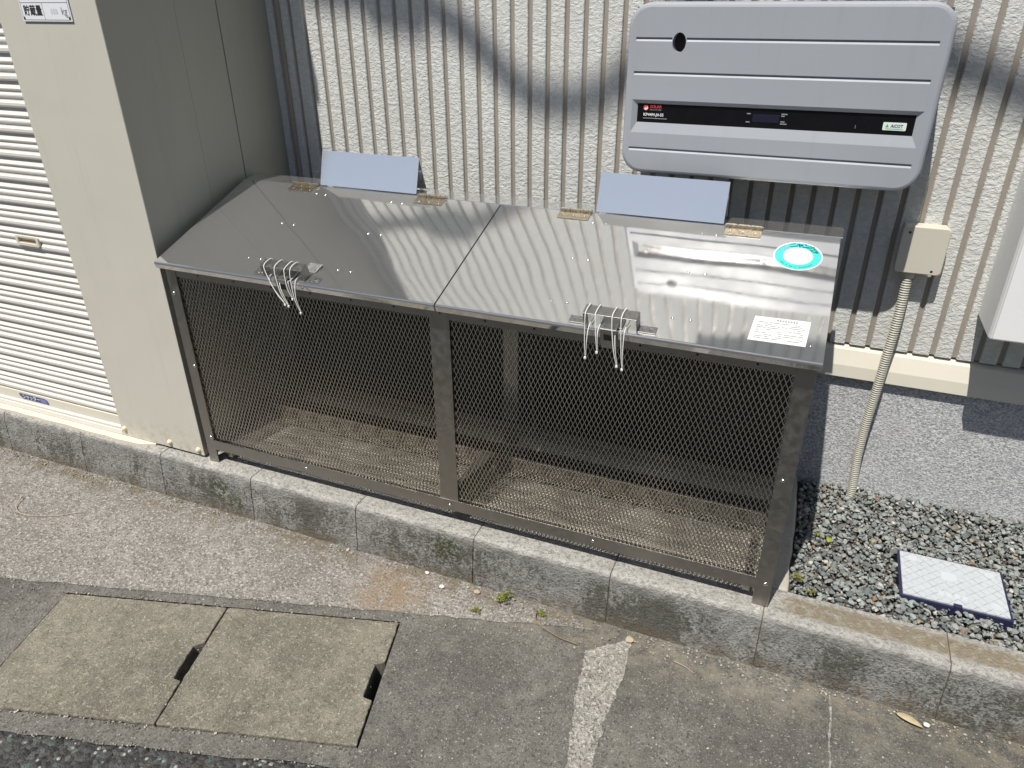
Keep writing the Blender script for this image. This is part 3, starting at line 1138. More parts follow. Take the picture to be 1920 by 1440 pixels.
def expanded(name, w, h, pu, pv, sw, th, fn, mat='mesh_steel'):
    """expanded metal: flat strands running from knot to knot of a diamond net"""
    vs, fs = [], []
    nu, nv = int(w / (pu / 2)), int(h / (pv / 2))
    du, dv = w / nu, h / nv
    for i in range(nu):
        for j in range(nv):
            if (i + j) % 2 == 0:
                a, b = (i * du, j * dv), ((i + 1) * du, (j + 1) * dv)
                sg = 1
            else:
                a, b = (i * du, (j + 1) * dv), ((i + 1) * du, j * dv)
                sg = -1
            dx, dy = b[0] - a[0], b[1] - a[1]
            ln = math.hypot(dx, dy)
            nx, ny = -dy / ln * sw / 2, dx / ln * sw / 2
            tw = th * 0.06 * sg
            o = len(vs)
            for (p, q) in (a, b):
                vs.append(fn(p + nx, q + ny, th / 2 + tw))
                vs.append(fn(p - nx, q - ny, th / 2 - tw))
                vs.append(fn(p - nx, q - ny, -th / 2 - tw))
                vs.append(fn(p + nx, q + ny, -th / 2 + tw))
            for k in range(4):
                k2 = (k + 1) % 4
                fs.append((o + k, o + k2, o + 4 + k2, o + 4 + k))
    me = bpy.data.meshes.new(name)
    me.from_pydata(vs, [], fs)
    me.materials.append(MATS[mat])
    o = link(name, me, bin_)
    o['kind'] = 'stuff'
    return o


PU, PV, SW, TH = 0.0120, 0.0262, 0.0019, 0.0012
for (x0, x1) in ((0.030, 0.880), (0.922, 1.768)):
    expanded('mesh_panel', x1 - x0, 0.62, PU, PV, SW, TH, lambda a, b, c_, x0=x0: (x0 + a, 0.0085 - c_, 0.062 + b))
    expanded('floor_mesh', x1 - x0, 0.258, PU, PV, SW * 1.25, TH, lambda a, b, c_, x0=x0: (x0 + a, 0.0035 + b, 0.0465 + c_), 'floor_steel')
    expanded('floor_mesh', x1 - x0, 0.044, PU, PV, SW, TH, lambda a, b, c_, x0=x0: (x0 + a, 0.2625 - c_, 0.0475 + b))
    expanded('floor_mesh', x1 - x0, 0.070, PU, PV, SW * 1.25, TH, lambda a, b, c_, x0=x0: (x0 + a, 0.2635 + b, 0.0925 + c_))
    mb = MB()          # bright bent knots where the floor mesh folds over the bearer
    for i in range(int((x1 - x0 - 0.02) / PU)):
        xx = x0 + 0.012 + i * PU
        mb.box(xx - 0.0040, xx + 0.0040, 0.2595, 0.2635, 0.0915, 0.0955)
    o = part('mesh_fold', mb, 'floor_steel', bin_, 0.001)
    o['kind'] = 'stuff'
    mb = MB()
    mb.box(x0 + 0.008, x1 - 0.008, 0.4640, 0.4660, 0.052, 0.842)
    part('rear_panel', mb, 'back_shade', bin_)
for x in (0.011, 1.789):
    me = expanded('side_mesh', 0.43, 0.76, PU, PV, SW, TH, lambda a, b, c_, x=x: (x + c_, 0.02 + a, 0.06 + b * (0.62 + (a / 0.43) * 0.14) / 0.76))

# back strip the lids are hinged to
TR = (0.856 - 0.707) / 0.147 * math.hypot(.4263, .147) - 0.006
mb = MB()
mb.prism([(0.3905, 0.852), (0.392, 0.8545), (0.475, 0.8560), (0.479, 0.8530), (0.479, 0.80), (0.4772, 0.80), (0.4772, 0.852), (0.474, 0.8540), (0.392, 0.8527)], -0.004, 1.812,
         lambda a, b, w: (w, a, b))
part('back_strip', mb, 'lid_steel', bin_)


def lid(x0, x1, label, plate, hinges, rivets, handle):
    mb = MB()
    T = 0.4505
    prof = [(T, 0.0)]
    N = 14
    for k in range(1, N):
        prof.append((T * (1 - k / N), 0.0))
    prof.append((0.006, 0.0))
    for k in range(1, 7):
        th = math.radians(15 * k)
        prof.append((0.006 - 0.006 * math.sin(th), -0.006 * (1 - math.cos(th))))
    prof += [(0.000, -0.019), (0.0015, -0.0205), (0.004, -0.0195)]
    nx = 24
    vs, fs = [], []
    for i in range(nx + 1):
        xx = x0 + (x1 - x0) * i / nx
        for (tt, nn) in prof:
            s = tt / T
            b = 0.0
            vs.append(L(xx, tt, nn - b))
    m_ = len(prof)
    for i in range(nx):
        for j in range(m_ - 1):
            a = i * m_ + j
            fs.append((a, a + 1, a + m_ + 1, a + m_))
    mb.add(vs, fs)
    # side hems
    for xx in (x0, x1):
        mb.add([L(xx, 0.004, -0.001), L(xx, T, -0.0005), L(xx, T, -0.014), L(xx, 0.006, -0.017)], [(0, 1, 2, 3)])
    me = mb.mesh('lid', 'lid_steel', False)
    o = link('lid', me, bin_)
    o['label'] = label
    # rivets
    for (rx, ry) in rivets:
        tt = (ry + 0.038) / SLP.y
        r = MB()
        r.dome(lambda a, b, c_: L(rx + a, tt + b, -0.0012 + c_), 0.0042, 0.0034, 10, 3)
        part('rivet', r, 'screw_steel', o, smooth=True)
    # hinges: leaf, three screws, knuckle
    for (h0, h1) in hinges:
        r = MB()
        r.box(h0, h1, 0.4155, 0.4475, 0.0006, 0.0026, 0, L)
        for k in range(3):
            xx = h0 + (h1 - h0) * (0.16 + 0.34 * k)
            r.dome(lambda a, b, c_: L(xx + a, 0.4275 + b, 0.0026 + c_), 0.0036, 0.0018, 8, 2, 1)
        w = (h1 - h0) / 3
        for k in range(3):
            c0 = Vector(L(h0 + w * k + 0.0012, 0.4515, 0.0055))
            c1 = Vector(L(h0 + w * (k + 1) - 0.0012, 0.4515, 0.0055))
            r.tube([c0, c1], 0.0050, 10, 0)
        c0 = Vector(L(h0 - 0.002, 0.4515, 0.0055)); c1 = Vector(L(h1 + 0.002, 0.4515, 0.0055))
        r.tube([c0, c1], 0.0030, 8, 1)
        r.box(h0 + 0.002, h1 - 0.002, 0.3935, 0.409, 0.8562, 0.8582, 0)
        part('hinge', r, ['hinge_steel', 'screw_steel'], o, 0.0003)
    # tent-shaped stop plate on the back edge
    (a0, a1) = plate
    r = MB()
    top = (0.430, 0.957)
    th_ = 0.0012
    r.prism([(0.3985, 0.8575), (top[0], top[1]), (0.4660, 0.8585), (0.4645, 0.8585), (top[0], top[1] - 0.004), (0.4000, 0.8575)], a0, a1, lambda a, b, w: (w, a, b))
    part('stop_plate', r, 'plate_steel', o)
    # handle bracket
    (b0, b1) = handle
    r = MB()
    hh = 0.036
    r.box(b0, b1, 0.012, 0.043, hh - 0.0018, hh, 0, L)
    r.box(b0, b0 + 0.0018, 0.012, 0.043, 0.0008, hh - 0.0019, 0, L)
    r.box(b1 - 0.0018, b1, 0.012, 0.043, 0.0008, hh - 0.0019, 0, L)
    for (f0, f1) in ((b0 - 0.037, b0 - 0.0002), (b1 + 0.0002, b1 + 0.041)):
        r.box(f0, f1, 0.0135, 0.037, 0.0006, 0.0024, 0, L)
        for k in (0.3, 0.72):
            xx = f0 + (f1 - f0) * k
            r.dome(lambda a, b, c_: L(xx + a, 0.025 + b, 0.0024 + c_), 0.0042, 0.0018, 10, 2, 1)
    hd = part('handle', r, ['latch_steel', 'screw_steel'], o, 0.0005)
    r = MB()
    mx = (b0 + b1) / 2
    r.box(mx - 0.024, mx + 0.028, 0.014, 0.052, 0.0016, 0.0036, 0, L)
    r.box(mx - 0.018, mx + 0.020, -0.0062, -0.0042, -0.045, 0.012, 0, L)
    r.box(mx - 0.018, mx + 0.020, -0.004, 0.0135, 0.0100, 0.0120, 0, L)
    r.box(mx - 0.010, mx + 0.012, -0.0070, -0.0063, -0.020, -0.002, 1, L)
    part('latch', r, ['latch_steel', 'dark_hole'], o, 0.0004)
    return o


ys = (0.036, 0.197)
lidL = lid(0.004, 0.9085, 'lid half reflecting the beige locker', (0.292, 0.632), ((0.198, 0.290), (0.645, 0.737)),
           [(x, y) for x in (0.289, 0.330, 0.585, 0.625) for y in ys] + [(0.308, 0.352), (0.342, 0.350), (0.575, 0.347), (0.612, 0.347)], (0.388, 0.521))
lidR = lid(0.9125, 1.807, 'lid half with the round teal sticker', (1.188, 1.527), ((1.090, 1.178), (1.535, 1.624)),
           [(x, y) for x in (1.19, 1.23, 1.481, 1.521) for y in ys] + [(1.195, 0.347), (1.23, 0.347), (1.483, 0.349), (1.518, 0.349), (1.778, 0.010)], (1.291, 1.416))
# leaf plate folded behind the bracket on the left lid
r = MB()
r.box(0.487, 0.527, 0.052, 0.082, 0.0008, 0.0022, 0, lambda x, t_, n_: L(x + (t_ - .05) * .35, t_, n_ + (t_ - .052) * .25))
part('hasp', r, 'latch_steel', lidL, 0.0003)

# round sticker: teal ring, pale centre, lettering; the pictures in its middle are left out
mb = MB()
SXc, STc, SR = 1.7185, 0.3585, 0.0555


def S(a, b, n=0.0009):
    return L(SXc + a, STc + b, n - 0.0008)


def disc(mb, r0, r1, n0, mi, seg=56):
    vs = [S(r0 * math.cos(2 * math.pi * k / seg), r0 * math.sin(2 * math.pi * k / seg), n0) for k in range(seg)]
    if r1 == 0:
        mb.add(vs, [tuple(range(seg))], mi)
    else:
        vs += [S(r1 * math.cos(2 * math.pi * k / seg), r1 * math.sin(2 * math.pi * k / seg), n0) for k in range(seg)]
        mb.add(vs, [(k, (k + 1) % seg, seg + (k + 1) % seg, seg + k) for k in range(seg)], mi)


disc(mb, SR, 0.0525, 0.0014, 0)
disc(mb, 0.0525, 0.0335, 0.0014, 1)
disc(mb, 0.0335, 0, 0.0014, 0)
word = 'ワンニャンカァ'
for k, ch in enumerate(word):
    th = math.radians(148 - k * 19.5)
    rr_ = 0.0430
    mi = 6 if k < 2 else (2 if k < 5 else 3)
    put_text(mb, ch, 0.0205, lambda a, b: S(a, b, 0.0018), rr_ * math.cos(th), rr_ * math.sin(th), mi, th - math.pi / 2, bold=0.0008)
rs = random.Random(5)
for k in range(11):       # small print: too small to read in the photograph
    xx = -0.021 + k * 0.0042
    mb.add([S(xx + a, -0.0165 + b - 0.0009 * abs(k - 5), 0.0018) for a, b in ((-.0014, -.003), (.0014, -.003), (.0014, .003), (-.0014, .003))], [(0, 1, 2, 3)], 5)
for k in range(20):
    th = math.radians(218 + k * 5.6)
    if rs.random() < .8:
        c_, s_ = math.cos(th), math.sin(th)
        mb.add([S(0.0445 * c_ - a * s_ + b * c_, 0.0445 * s_ + a * c_ + b * s_, 0.0018) for a, b in ((-.0013, -.0018), (.0013, -.0018), (.0013, .0018), (-.0013, .0018))], [(0, 1, 2, 3)], 3)
st = link('sticker', mb.mesh('sticker', ['sticker_white', 'teal_vinyl', 'ink_blue', 'ink_teal', 'ink_faint', 'ink_faint', 'ink_lilac']), lidR)
st['label'] = 'round teal and white sticker with blue katakana'

# white notice
mb = MB()
cs = [(1.6500, 0.0435), (1.7680, 0.0455), (1.7715, 0.1265), (1.6550, 0.1235)]


def Q(a, b, n=0.0018):
    p0, p1, p2, p3 = cs
    x_ = (1 - a) * (1 - b) * p0[0] + a * (1 - b) * p1[0] + a * b * p2[0] + (1 - a) * b * p3[0]
    t_ = (1 - a) * (1 - b) * p0[1] + a * (1 - b) * p1[1] + a * b * p2[1] + (1 - a) * b * p3[1]
    return L(x_, t_, n - 0.0008)


mb.add([Q(0, 0, .0014), Q(1, 0, .0014), Q(1, 1, .0014), Q(0, 1, .0014)], [(0, 1, 2, 3)], 0)
for k in range(16):
    a = 0.12 + k * 0.048
    dk = 1 if 6 <= k <= 13 else 2
    mb.add([Q(a, .86), Q(a + .032, .86), Q(a + .032, .93), Q(a, .93)], [(0, 1, 2, 3)], dk)
for rw in range(10):
    b = 0.78 - rw * 0.073
    a = 0.08
    while a < 0.9:
        w = rs.uniform(.05, .22)
        e = min(a + w, .93)
        if rs.random() < .8:
            mb.add([Q(a, b - .014), Q(e, b - .014), Q(e, b + .014), Q(a, b + .014)], [(0, 1, 2, 3)], 1)
        a = e + .025
mb.add([Q(.492, .04), Q(.498, .04), Q(.510, .95), Q(.504, .95)], [(0, 1, 2, 3)], 2)
nt = link('notice', mb.mesh('notice', ['notice_paper', 'ink_grey', 'ink_faint']), lidR)
nt['label'] = 'white printed notice with tiny lines of text'


# cable ties looped through the handles
def tie(name_label, top, end, x_in, group, sway=0.0, r=0.0011, two=True):
    """over the bracket, down in front of the lid lip, ends in a small head"""
    hx, hz = top
    ex, ez = end
    zt = L(0, 0.03, 0.0375)
    o = thing('cable_tie', (hx, -0.05, ez), name_label, 'cable tie', group)
    mb = MB()
    back = Vector(L(hx + 0.004, 0.0455, 0.022))
    crest0 = Vector(L(hx + 0.003, 0.043, 0.0395))
    crest1 = Vector(L(hx, 0.013, 0.0400))
    front = Vector((hx * .8 + ex * .2 + sway * .4, -0.047, (hz + ez) / 2 + 0.02))
    endp = Vector((ex, -0.049, ez))
    ctrl = [back, crest0, crest1, front, (front * .4 + endp * .6) + Vector((sway * .5, -0.004, 0)), endp]
    path = catmull(ctrl, 6)
    mb.tube(path, r, 6)
    part('strap', mb, 'tie_plastic', o, smooth=True)
    if two:
        mb = MB()
        c2 = [Vector(L(hx + 0.012, 0.0455, 0.010)), Vector(L(hx + 0.010, 0.030, 0.006)), Vector(L(hx + 0.008, 0.004, 0.006)),
              Vector((hx * .6 + ex * .4 + 0.006, -0.052, ez + 0.045)), endp + Vector((0.0015, -0.001, 0.002))]
        mb.tube(catmull(c2, 6), r * 0.9, 6)
        part('tail', mb, 'tie_plastic', o, smooth=True)
    mb = MB()
    mb.box(ex - 0.0028, ex + 0.0028, -0.0525, -0.0468, ez - 0.0036, ez + 0.0030)
    part('head', mb, 'tie_plastic', o, 0.0014)
    return o


def catmull(pts, n):
    pts = [Vector(p) for p in pts]
    P = [pts[0] * 2 - pts[1]] + pts + [pts[-1] * 2 - pts[-2]]
    out = []
    for i in range(1, len(P) - 2):
        for k in range(n):
            s = k / n
            a, b, c_, d = P[i - 1], P[i], P[i + 1], P[i + 2]
            out.append(0.5 * ((2 * b) + (c_ - a) * s + (2 * a - 5 * b + 4 * c_ - d) * s * s + (3 * b - a - 3 * c_ + d) * s ** 3))
    out.append(pts[-1])
    return out


gr_ = 'white ties hanging from the lid handles'
tie('white cable tie at the outer end of the handle nearest the teal sticker, hanging straight', (1.299, 0.765), (1.305, 0.640), 0, gr_, 0.0)
tie('shortest white cable tie on the handle nearest the teal sticker', (1.322, 0.765), (1.332, 0.658), 0, gr_, 0.001)
tie('third white cable tie along the handle nearest the teal sticker, hanging low', (1.361, 0.765), (1.380, 0.631), 0, gr_, -0.003)
tie('lowest white cable tie on the handle nearest the teal sticker', (1.382, 0.765), (1.393, 0.625), 0, gr_, 0.0)
tie('white cable tie at the locker end of the handle beside the locker', (0.405, 0.765), (0.464, 0.648), 0, gr_, -0.004)
tie('second white cable tie from the locker, bowed over the handle', (0.440, 0.765), (0.475, 0.645), 0, gr_, -0.008)
tie('third white cable tie from the locker, short and looped', (0.473, 0.765), (0.492, 0.668), 0, gr_, -0.006)
tie('white cable tie hanging lowest from the handle beside the locker', (0.490, 0.765), (0.512, 0.631), 0, gr_, -0.006)

# ================================================================== solar inverter on the wall
IY = 0.456
inv = thing('solar_inverter', (1.592, YW, 0.958), 'grey wall-mounted solar inverter with black display band and grooved cover', 'inverter')
X0, X1, Z0, Z1 = 1.232, 1.953, 0.957, 1.362
fni = lambda a, b, w: (a, w, b)
# cover built from an outline, with the recess, grooves and hole cut as a grid
import bmesh
bm = bmesh.new()


def ring(pts, y):
    return [bm.verts.new((a, y, b)) for a, b in pts]


RX0, RX1, RZ0, RZ1 = 1.2535, 1.9285, 1.060, 1.1405      # mouth of the recess
QX0, QX1, QZ0, QZ1 = 1.2670, 1.9150, 1.0850, 1.1310     # its floor
GRO = [(1.281, 1.253, 1.926), (1.203, 1.253, 1.926), (1.019, 1.252, 1.928)]
out0 = rrect(X0, X1, Z0, Z1, 0.055, 8)
mb = MB()
n = len(out0)
prof_r = [(0.000, 0.150), (0.000, 0.012), (0.0015, 0.006), (0.005, 0.0018), (0.010, 0.0)]     # inset, depth behind the face


def inset(k):
    return rrect(X0 + k, X1 - k, Z0 + k, Z1 - k, max(0.01, 0.055 - k), 8)


rows = [[fni(a, b, IY + dy) for a, b in inset(k)] for k, dy in prof_r]
for r_ in range(len(rows) - 1):
    mb.add(rows[r_] + rows[r_ + 1], [(k, (k + 1) % n, n + (k + 1) % n, n + k) for k in range(n)])
body = fixn(mb.mesh('cover', 'inverter_paint', True))
# the face: outer outline filled around rectangular holes with bmesh
bm.free()
bm = bmesh.new()
bm.from_mesh(body)
edge_loop = [e for e in bm.edges if e.is_boundary and all(abs(v.co.y - IY) < 1e-5 for v in e.verts)]


def loop_edges(pts, y):
    vv = [bm.verts.new((a, y, b)) for a, b in pts]
    return [bm.edges.new((vv[i], vv[(i + 1) % len(vv)])) for i in range(len(vv))]


rectp = lambda x0, x1, z0, z1: [(x0, z0), (x1, z0), (x1, z1), (x0, z1)]
holes = [rectp(RX0, RX1, RZ0, RZ1)]
HC, HR = (1.3605, 1.2745), (0.0165, 0.0225)
gh = 0.0046
g1z = GRO[0][0]
# the first groove is broken by the oval hole
dxh = HR[0] * math.sqrt(1 - ((g1z - HC[1]) / HR[1]) ** 2)
holes += [rectp(GRO[0][1], HC[0] - HR[0] - .001, g1z - gh, g1z + gh), rectp(HC[0] + HR[0] + .001, GRO[0][2], g1z - gh, g1z + gh)]
holes += [rectp(GRO[i][1], GRO[i][2], GRO[i][0] - gh, GRO[i][0] + gh) for i in (1, 2)]
oval = [(HC[0] + HR[0] * math.cos(2 * math.pi * k / 24), HC[1] + HR[1] * math.sin(2 * math.pi * k / 24)) for k in range(24)]
E_ = list(edge_loop)
for h in holes + [oval]:
    E_ += loop_edges(h, IY)
bmesh.ops.triangle_fill(bm, use_beauty=True, use_dissolve=False, edges=E_, normal=(0, -1, 0))
# walls of the recess, grooves, hole
def wall(pa, ya, pb, yb, close=True):
    va = [bm.verts.new((a, ya, b)) for a, b in pa]
    vb = [bm.verts.new((a, yb, b)) for a, b in pb]
    k_ = len(pa)
    for i in range(k_):
        bm.faces.new((va[i], va[(i + 1) % k_], vb[(i + 1) % k_], vb[i]))
    if close:
        bm.faces.new(vb)


wall(rectp(RX0, RX1, RZ0, RZ1), IY, rectp(QX0, QX1, QZ0, QZ1), IY + 0.008, False)
for h in holes[1:]:
    (a0, c0), (a1, _), (_, c1), _ = h
    wall(h, IY, rectp(a0 + .001, a1 - .001, c0 + .0060, c1 - .0006), IY + 0.0042)
wall(oval, IY, oval, IY + 0.03, False)
for f in bm.faces:
    f.smooth = False
for f in bm.faces:
    if f.normal.length and abs(f.normal.y) < 0.98 and len(f.verts) == 4 and f.calc_center_median().y > IY:
        pass
bmesh.ops.recalc_face_normals(bm, faces=bm.faces)
bm.to_mesh(body)
bm.free()
ib = link('cover', body, inv)
mb = MB()
mb.box(X0 + 0.02, X1 - 0.02, IY + 0.151, YW - 0.001, Z0 + 0.012, Z1 - 0.02)
part('mounting_bracket', mb, 'bracket_dark', inv, 0.002)
mb = MB()
mb.box(X0 + 0.01, X1 - 0.01, IY + 0.045, IY + 0.149, Z0 + 0.012, Z1 - 0.012)
part('chassis', mb, 'bracket_dark', inv)
mb = MB()
mb.add([fni(a, b, IY + 0.0305) for a, b in [(HC[0] + (HR[0] + .003) * math.cos(2 * math.pi * k / 24), HC[1] + (HR[1] + .003) * math.sin(2 * math.pi * k / 24)) for k in range(24)]], [tuple(range(24))])
part('port', mb, 'port_dark', inv)
mb = MB()
mb.box(QX0 - .002, QX1 + .002, IY + 0.0082, IY + 0.0180, QZ0 - .002, QZ1 + .002)
pn = part('display_band', mb, 'inverter_black', inv)
fnt = lambda a, b: (a, IY + 0.0074, b)
mb = MB()
mb.box(1.556, 1.618, IY + 0.0075, IY + 0.0081, 1.099, 1.118)
part('display', mb, 'display_glass', pn)
INK = ['ink_white', 'ink_red', 'ink_grey']
mb = MB()
cx_, cz_ = 1.2890, 1.1205
seg = 20
mb.add([fnt(cx_ + .0068 * math.cos(2 * math.pi * k / seg), cz_ + .0068 * math.sin(2 * math.pi * k / seg)) for k in range(seg)], [tuple(range(seg))], 1)
fnu = lambda a, b: (a, IY + 0.0070, b)
mb.add([fnu(cx_ + a, cz_ + b) for a, b in ((-.005, -.004), (-.0015, .002), (.001, -.001), (.003, .0045), (.0052, -.002), (.001, -.0055))], [(0, 1, 2, 3, 4, 5)], 0)
part('logo', mb, INK, pn)
for (body_, sz_, ux_, uz_, mi_, wd_, bd_) in (('SOLAR', 0.0105, 1.3145, 1.1235, 1, 0.030, .0002), ('FRONTIER', 0.0050, 1.3145, 1.1160, 2, 0.030, 0), ('KP44M-J4-SS', 0.0098, 1.3095, 1.1040, 0, 0.052, .0002)):
    mb = MB()
    put_text(mb, body_, sz_, fnu, ux_, uz_, mi_, width=wd_, bold=bd_)
    part('lettering', mb, INK, pn)
for (x0, x1, z, hh_) in ((1.283, 1.345, 1.0945, .0017), (1.541, 1.550, 1.1165, .0026), (1.541, 1.550, 1.0970, .0026), (1.622, 1.636, 1.1185, .0026), (1.622, 1.630, 1.1140, .0026), (1.622, 1.632, 1.1010, .0026), (1.622, 1.637, 1.0960, .0026), (1.7905, 1.7915, 1.0955, .008)):
    mb = MB()
    mb.box(x0, x1, IY + 0.0068, IY + 0.0073, z, z + hh_, 2)
    part('mark', mb, INK, pn)
mb = MB()
bdg = rrect(1.8495, 1.8990, 1.0955, 1.1130, 0.002, 3)
mb.prism(bdg, IY + 0.0072, IY + 0.0081, fni, 0)
fnw = lambda a, b: (a, IY + 0.0067, b)
put_text(mb, 'AiCOT', 0.0095, fnw, 1.8790, 1.1050, 1, width=0.026, bold=0.0002)
mb.add([fnw(1.8585 + .0042 * math.cos(a_), 1.1048 + .0048 * math.sin(a_)) for a_ in (math.pi / 2, math.pi * 7 / 6, math.pi * 11 / 6)], [(0, 1, 2)], 2)
mb.add([fnw(a, b) for a, b in ((1.856, 1.0985), (1.893, 1.0985), (1.893, 1.0993), (1.856, 1.0993))], [(0, 1, 2, 3)], 2)
part('badge', mb, ['badge_white', 'ink_blue', 'ink_green'], pn)

# ================================================================== junction box and conduit
jb = thing('junction_box', (2.02, YW, 0.715), 'small beige junction box on the grooved wall above the corrugated conduit', 'junction box')
jx0, jx1, jz0, jz1, jy = 1.959, 2.072, 0.716, 0.843, 0.606
rows = []
mb = MB()
for k, dy in ((0.000, 0.0495), (0.000, 0.010)):
    rows.append([fni(a, b, jy + dy) for a, b in rrect(jx0 + .003, jx1 - .003, jz0 + .003, jz1 - .003, 0.008, 4)])
nn_ = len(rows[0])
mb.add(rows[0] + rows[1], [(k, (k + 1) % nn_, nn_ + (k + 1) % nn_, nn_ + k) for k in range(nn_)])
part('body', mb, 'box_beige', jb)
mb = MB()
rows = [[fni(a, b, jy + dy) for a, b in rrect(jx0 + k, jx1 - k, jz0 + k, jz1 - k, 0.010, 4)] for k, dy in ((0, 0.0115), (0, 0.003), (0.001, 0.001), (0.003, 0.0))]
for r_ in range(3):
    mb.add(rows[r_] + rows[r_ + 1], [(k, (k + 1) % nn_, nn_ + (k + 1) % nn_, nn_ + k) for k in range(nn_)])
mb.add(rows[3], [tuple(range(nn_))])
lidb = part('cover', mb, 'box_beige', jb)
for (sx, sz) in ((1.977, 0.826), (2.049, 0.727)):
    mb = MB()
    mb.dome(lambda a, b, c_: (sx + a, jy - 0.0002 - c_, sz + b), 0.0036, 0.0008, 10, 2)
    part('screw', mb, 'ink_black', lidb)
mb = MB()
mb.dome(lambda a, b, c_: (2.047 + a, jy + 0.004 - c_, 0.7165 + b), 0.0065, 0.0035, 10, 2)
part('tab', mb, 'box_beige', jb)
mb = MB()
mb.tube([(2.0, 0.632, 0.717), (2.0, 0.632, 0.700)], 0.0155, 14)
part('gland', mb, 'box_beige', jb)

path = catmull([(2.000, 0.630, 0.706), (2.001, 0.624, 0.62), (2.0, 0.619, 0.55), (1.996, 0.616, 0.447), (1.993, 0.616, 0.344), (1.988, 0.617, 0.233), (1.988, 0.617, 0.119), (1.995, 0.615, 0.010), (1.996, 0.615, -0.05)], 40)
cum = [0.0]
for i in range(1, len(path)):
    cum.append(cum[-1] + (path[i] - path[i - 1]).length)
fine, rad = [], []
sN = int(cum[-1] / 0.0012)
j = 0
for i in range(sN):
    s = cum[-1] * i / sN
    while cum[j + 1] < s and j < len(path) - 2:
        j += 1
    k = (s - cum[j]) / max(1e-9, cum[j + 1] - cum[j])
    fine.append(path[j].lerp(path[j + 1], k))
    rad.append(0.0118 + 0.0016 * max(-0.6, math.cos(2 * math.pi * s / 0.0068)))
mb = MB()
mb.tube(fine, rad, 16)
o = part('conduit', mb, 'conduit_beige', smooth=True)
tag(o, 'beige corrugated conduit running from the junction box down into the gravel', 'conduit')

# ================================================================== white cabinet at the edge of the picture
wc = thing('wall_cabinet', (2.5, YW, 0.60), 'white enamel cabinet on the wall, cut off by the picture edge', 'cabinet')
mb = MB()
mb.prism([(2.192, YW - 0.001), (2.194, 0.490), (2.199, 0.478), (2.9, 0.478), (2.9, YW - 0.001)], 0.610, 1.75, lambda a, b, w: (a, b, w))
part('body', mb, 'white_enamel', wc, 0.003)
mb = MB()
mb.box(2.199, 2.896, 0.468, 0.4775, 0.614, 1.74)
part('door', mb, 'white_enamel', wc, 0.004)

# ================================================================== water-meter cover in the gravel
mc = thing('meter_cover', (2.24, 0.27, -0.03), 'white diamond-patterned inspection cover in a navy frame set in the gravel', 'inspection cover')
mb = MB()
a0, a1, b0, b1 = VB
w_ = 0.0062
for (p0, p1, q0, q1) in ((a0, a1, b0, b0 + w_), (a0, a1, b1 - w_, b1), (a0, a0 + w_, b0 + w_ + .0001, b1 - w_ - .0001), (a1 - w_, a1, b0 + w_ + .0001, b1 - w_ - .0001)):
    mb.box(p0, p1, q0, q1, -0.04, -0.0005)
mb.box(2.236, 2.256, b0 - 0.001, b0 + 0.011, -0.0004, 0.0050)
part('frame', mb, 'navy_plastic', mc, 0.0015)
mb = MB()
mb.box(a0 + w_ + .0006, a1 - w_ - .0006, b0 + w_ + .0006, b1 - w_ - .0006, -0.02, 0.0030)
cv = part('lid', mb, 'cover_plastic', mc, 0.0012)
simple('emboss_white', (0.50, 0.53, 0.56), 0.45)
mb = MB()
seg = 28
for (cx_, cy2, rr_) in ((2.235, 0.29, 0.020), (2.150, 0.335, 0.012), (2.335, 0.335, 0.012), (2.150, 0.212, 0.0), (2.335, 0.212, 0.012)):
    if rr_:
        vs = [(cx_ + rr_ * math.cos(2 * math.pi * k / seg), cy2 + rr_ * math.sin(2 * math.pi * k / seg), 0.0034) for k in range(seg)]
        mb = MB()
        mb.add(vs, [tuple(range(seg))])
        part('emboss', mb, 'emboss_white', cv)
for k in range(4):
    mb = MB()
    mb.box(2.205 + k * 0.018, 2.217 + k * 0.018, 0.208, 0.224, 0.0031, 0.0037)
    part('emboss', mb, 'emboss_white', cv)


# ================================================================== weeds, twigs, small litter
def weed(x, y, z, r, h, n, label, seed):
    rnd = random.Random(seed)
    o = thing('weed', (x, y, z), label, 'weed', 'small weeds')
    ms, ml = MB(), MB()
    for i in range(n):
        th = rnd.uniform(0, 6.28)
        rr_ = r * rnd.uniform(.2, 1)
        tip = Vector((x + rr_ * math.cos(th), y + rr_ * math.sin(th) * .7, z + h * rnd.uniform(.3, 1)))
        ms.tube([(x, y, z - .004), ((x + tip.x) / 2, (y + tip.y) / 2, (z + tip.z) / 2 + .004), tip], 0.0006, 4)
        for k in range(4):
            d = Vector((rnd.uniform(-1, 1), rnd.uniform(-1, 1), rnd.uniform(-.2, .8))).normalized()
            s_ = Vector((-d.y, d.x, rnd.uniform(-.4, .4))).normalized()
            l_, w2 = rnd.uniform(.004, .0085), rnd.uniform(.0018, .0036)
            b_ = tip - Vector((0, 0, rnd.uniform(0, .4) * (tip.z - z)))
            up_ = d.cross(s_) * l_ * .15
            ml.add([b_, b_ + d * l_ * .5 + s_ * w2 + up_, b_ + d * l_, b_ + d * l_ * .5 - s_ * w2 + up_, b_ + d * l_ * .5 - up_ * .3], [(0, 4, 1), (1, 4, 2), (2, 4, 3), (3, 4, 0)])
    part('stem', ms, 'weed_stem', o)
    part('leaves', ml, 'weed_leaf', o)
    return o


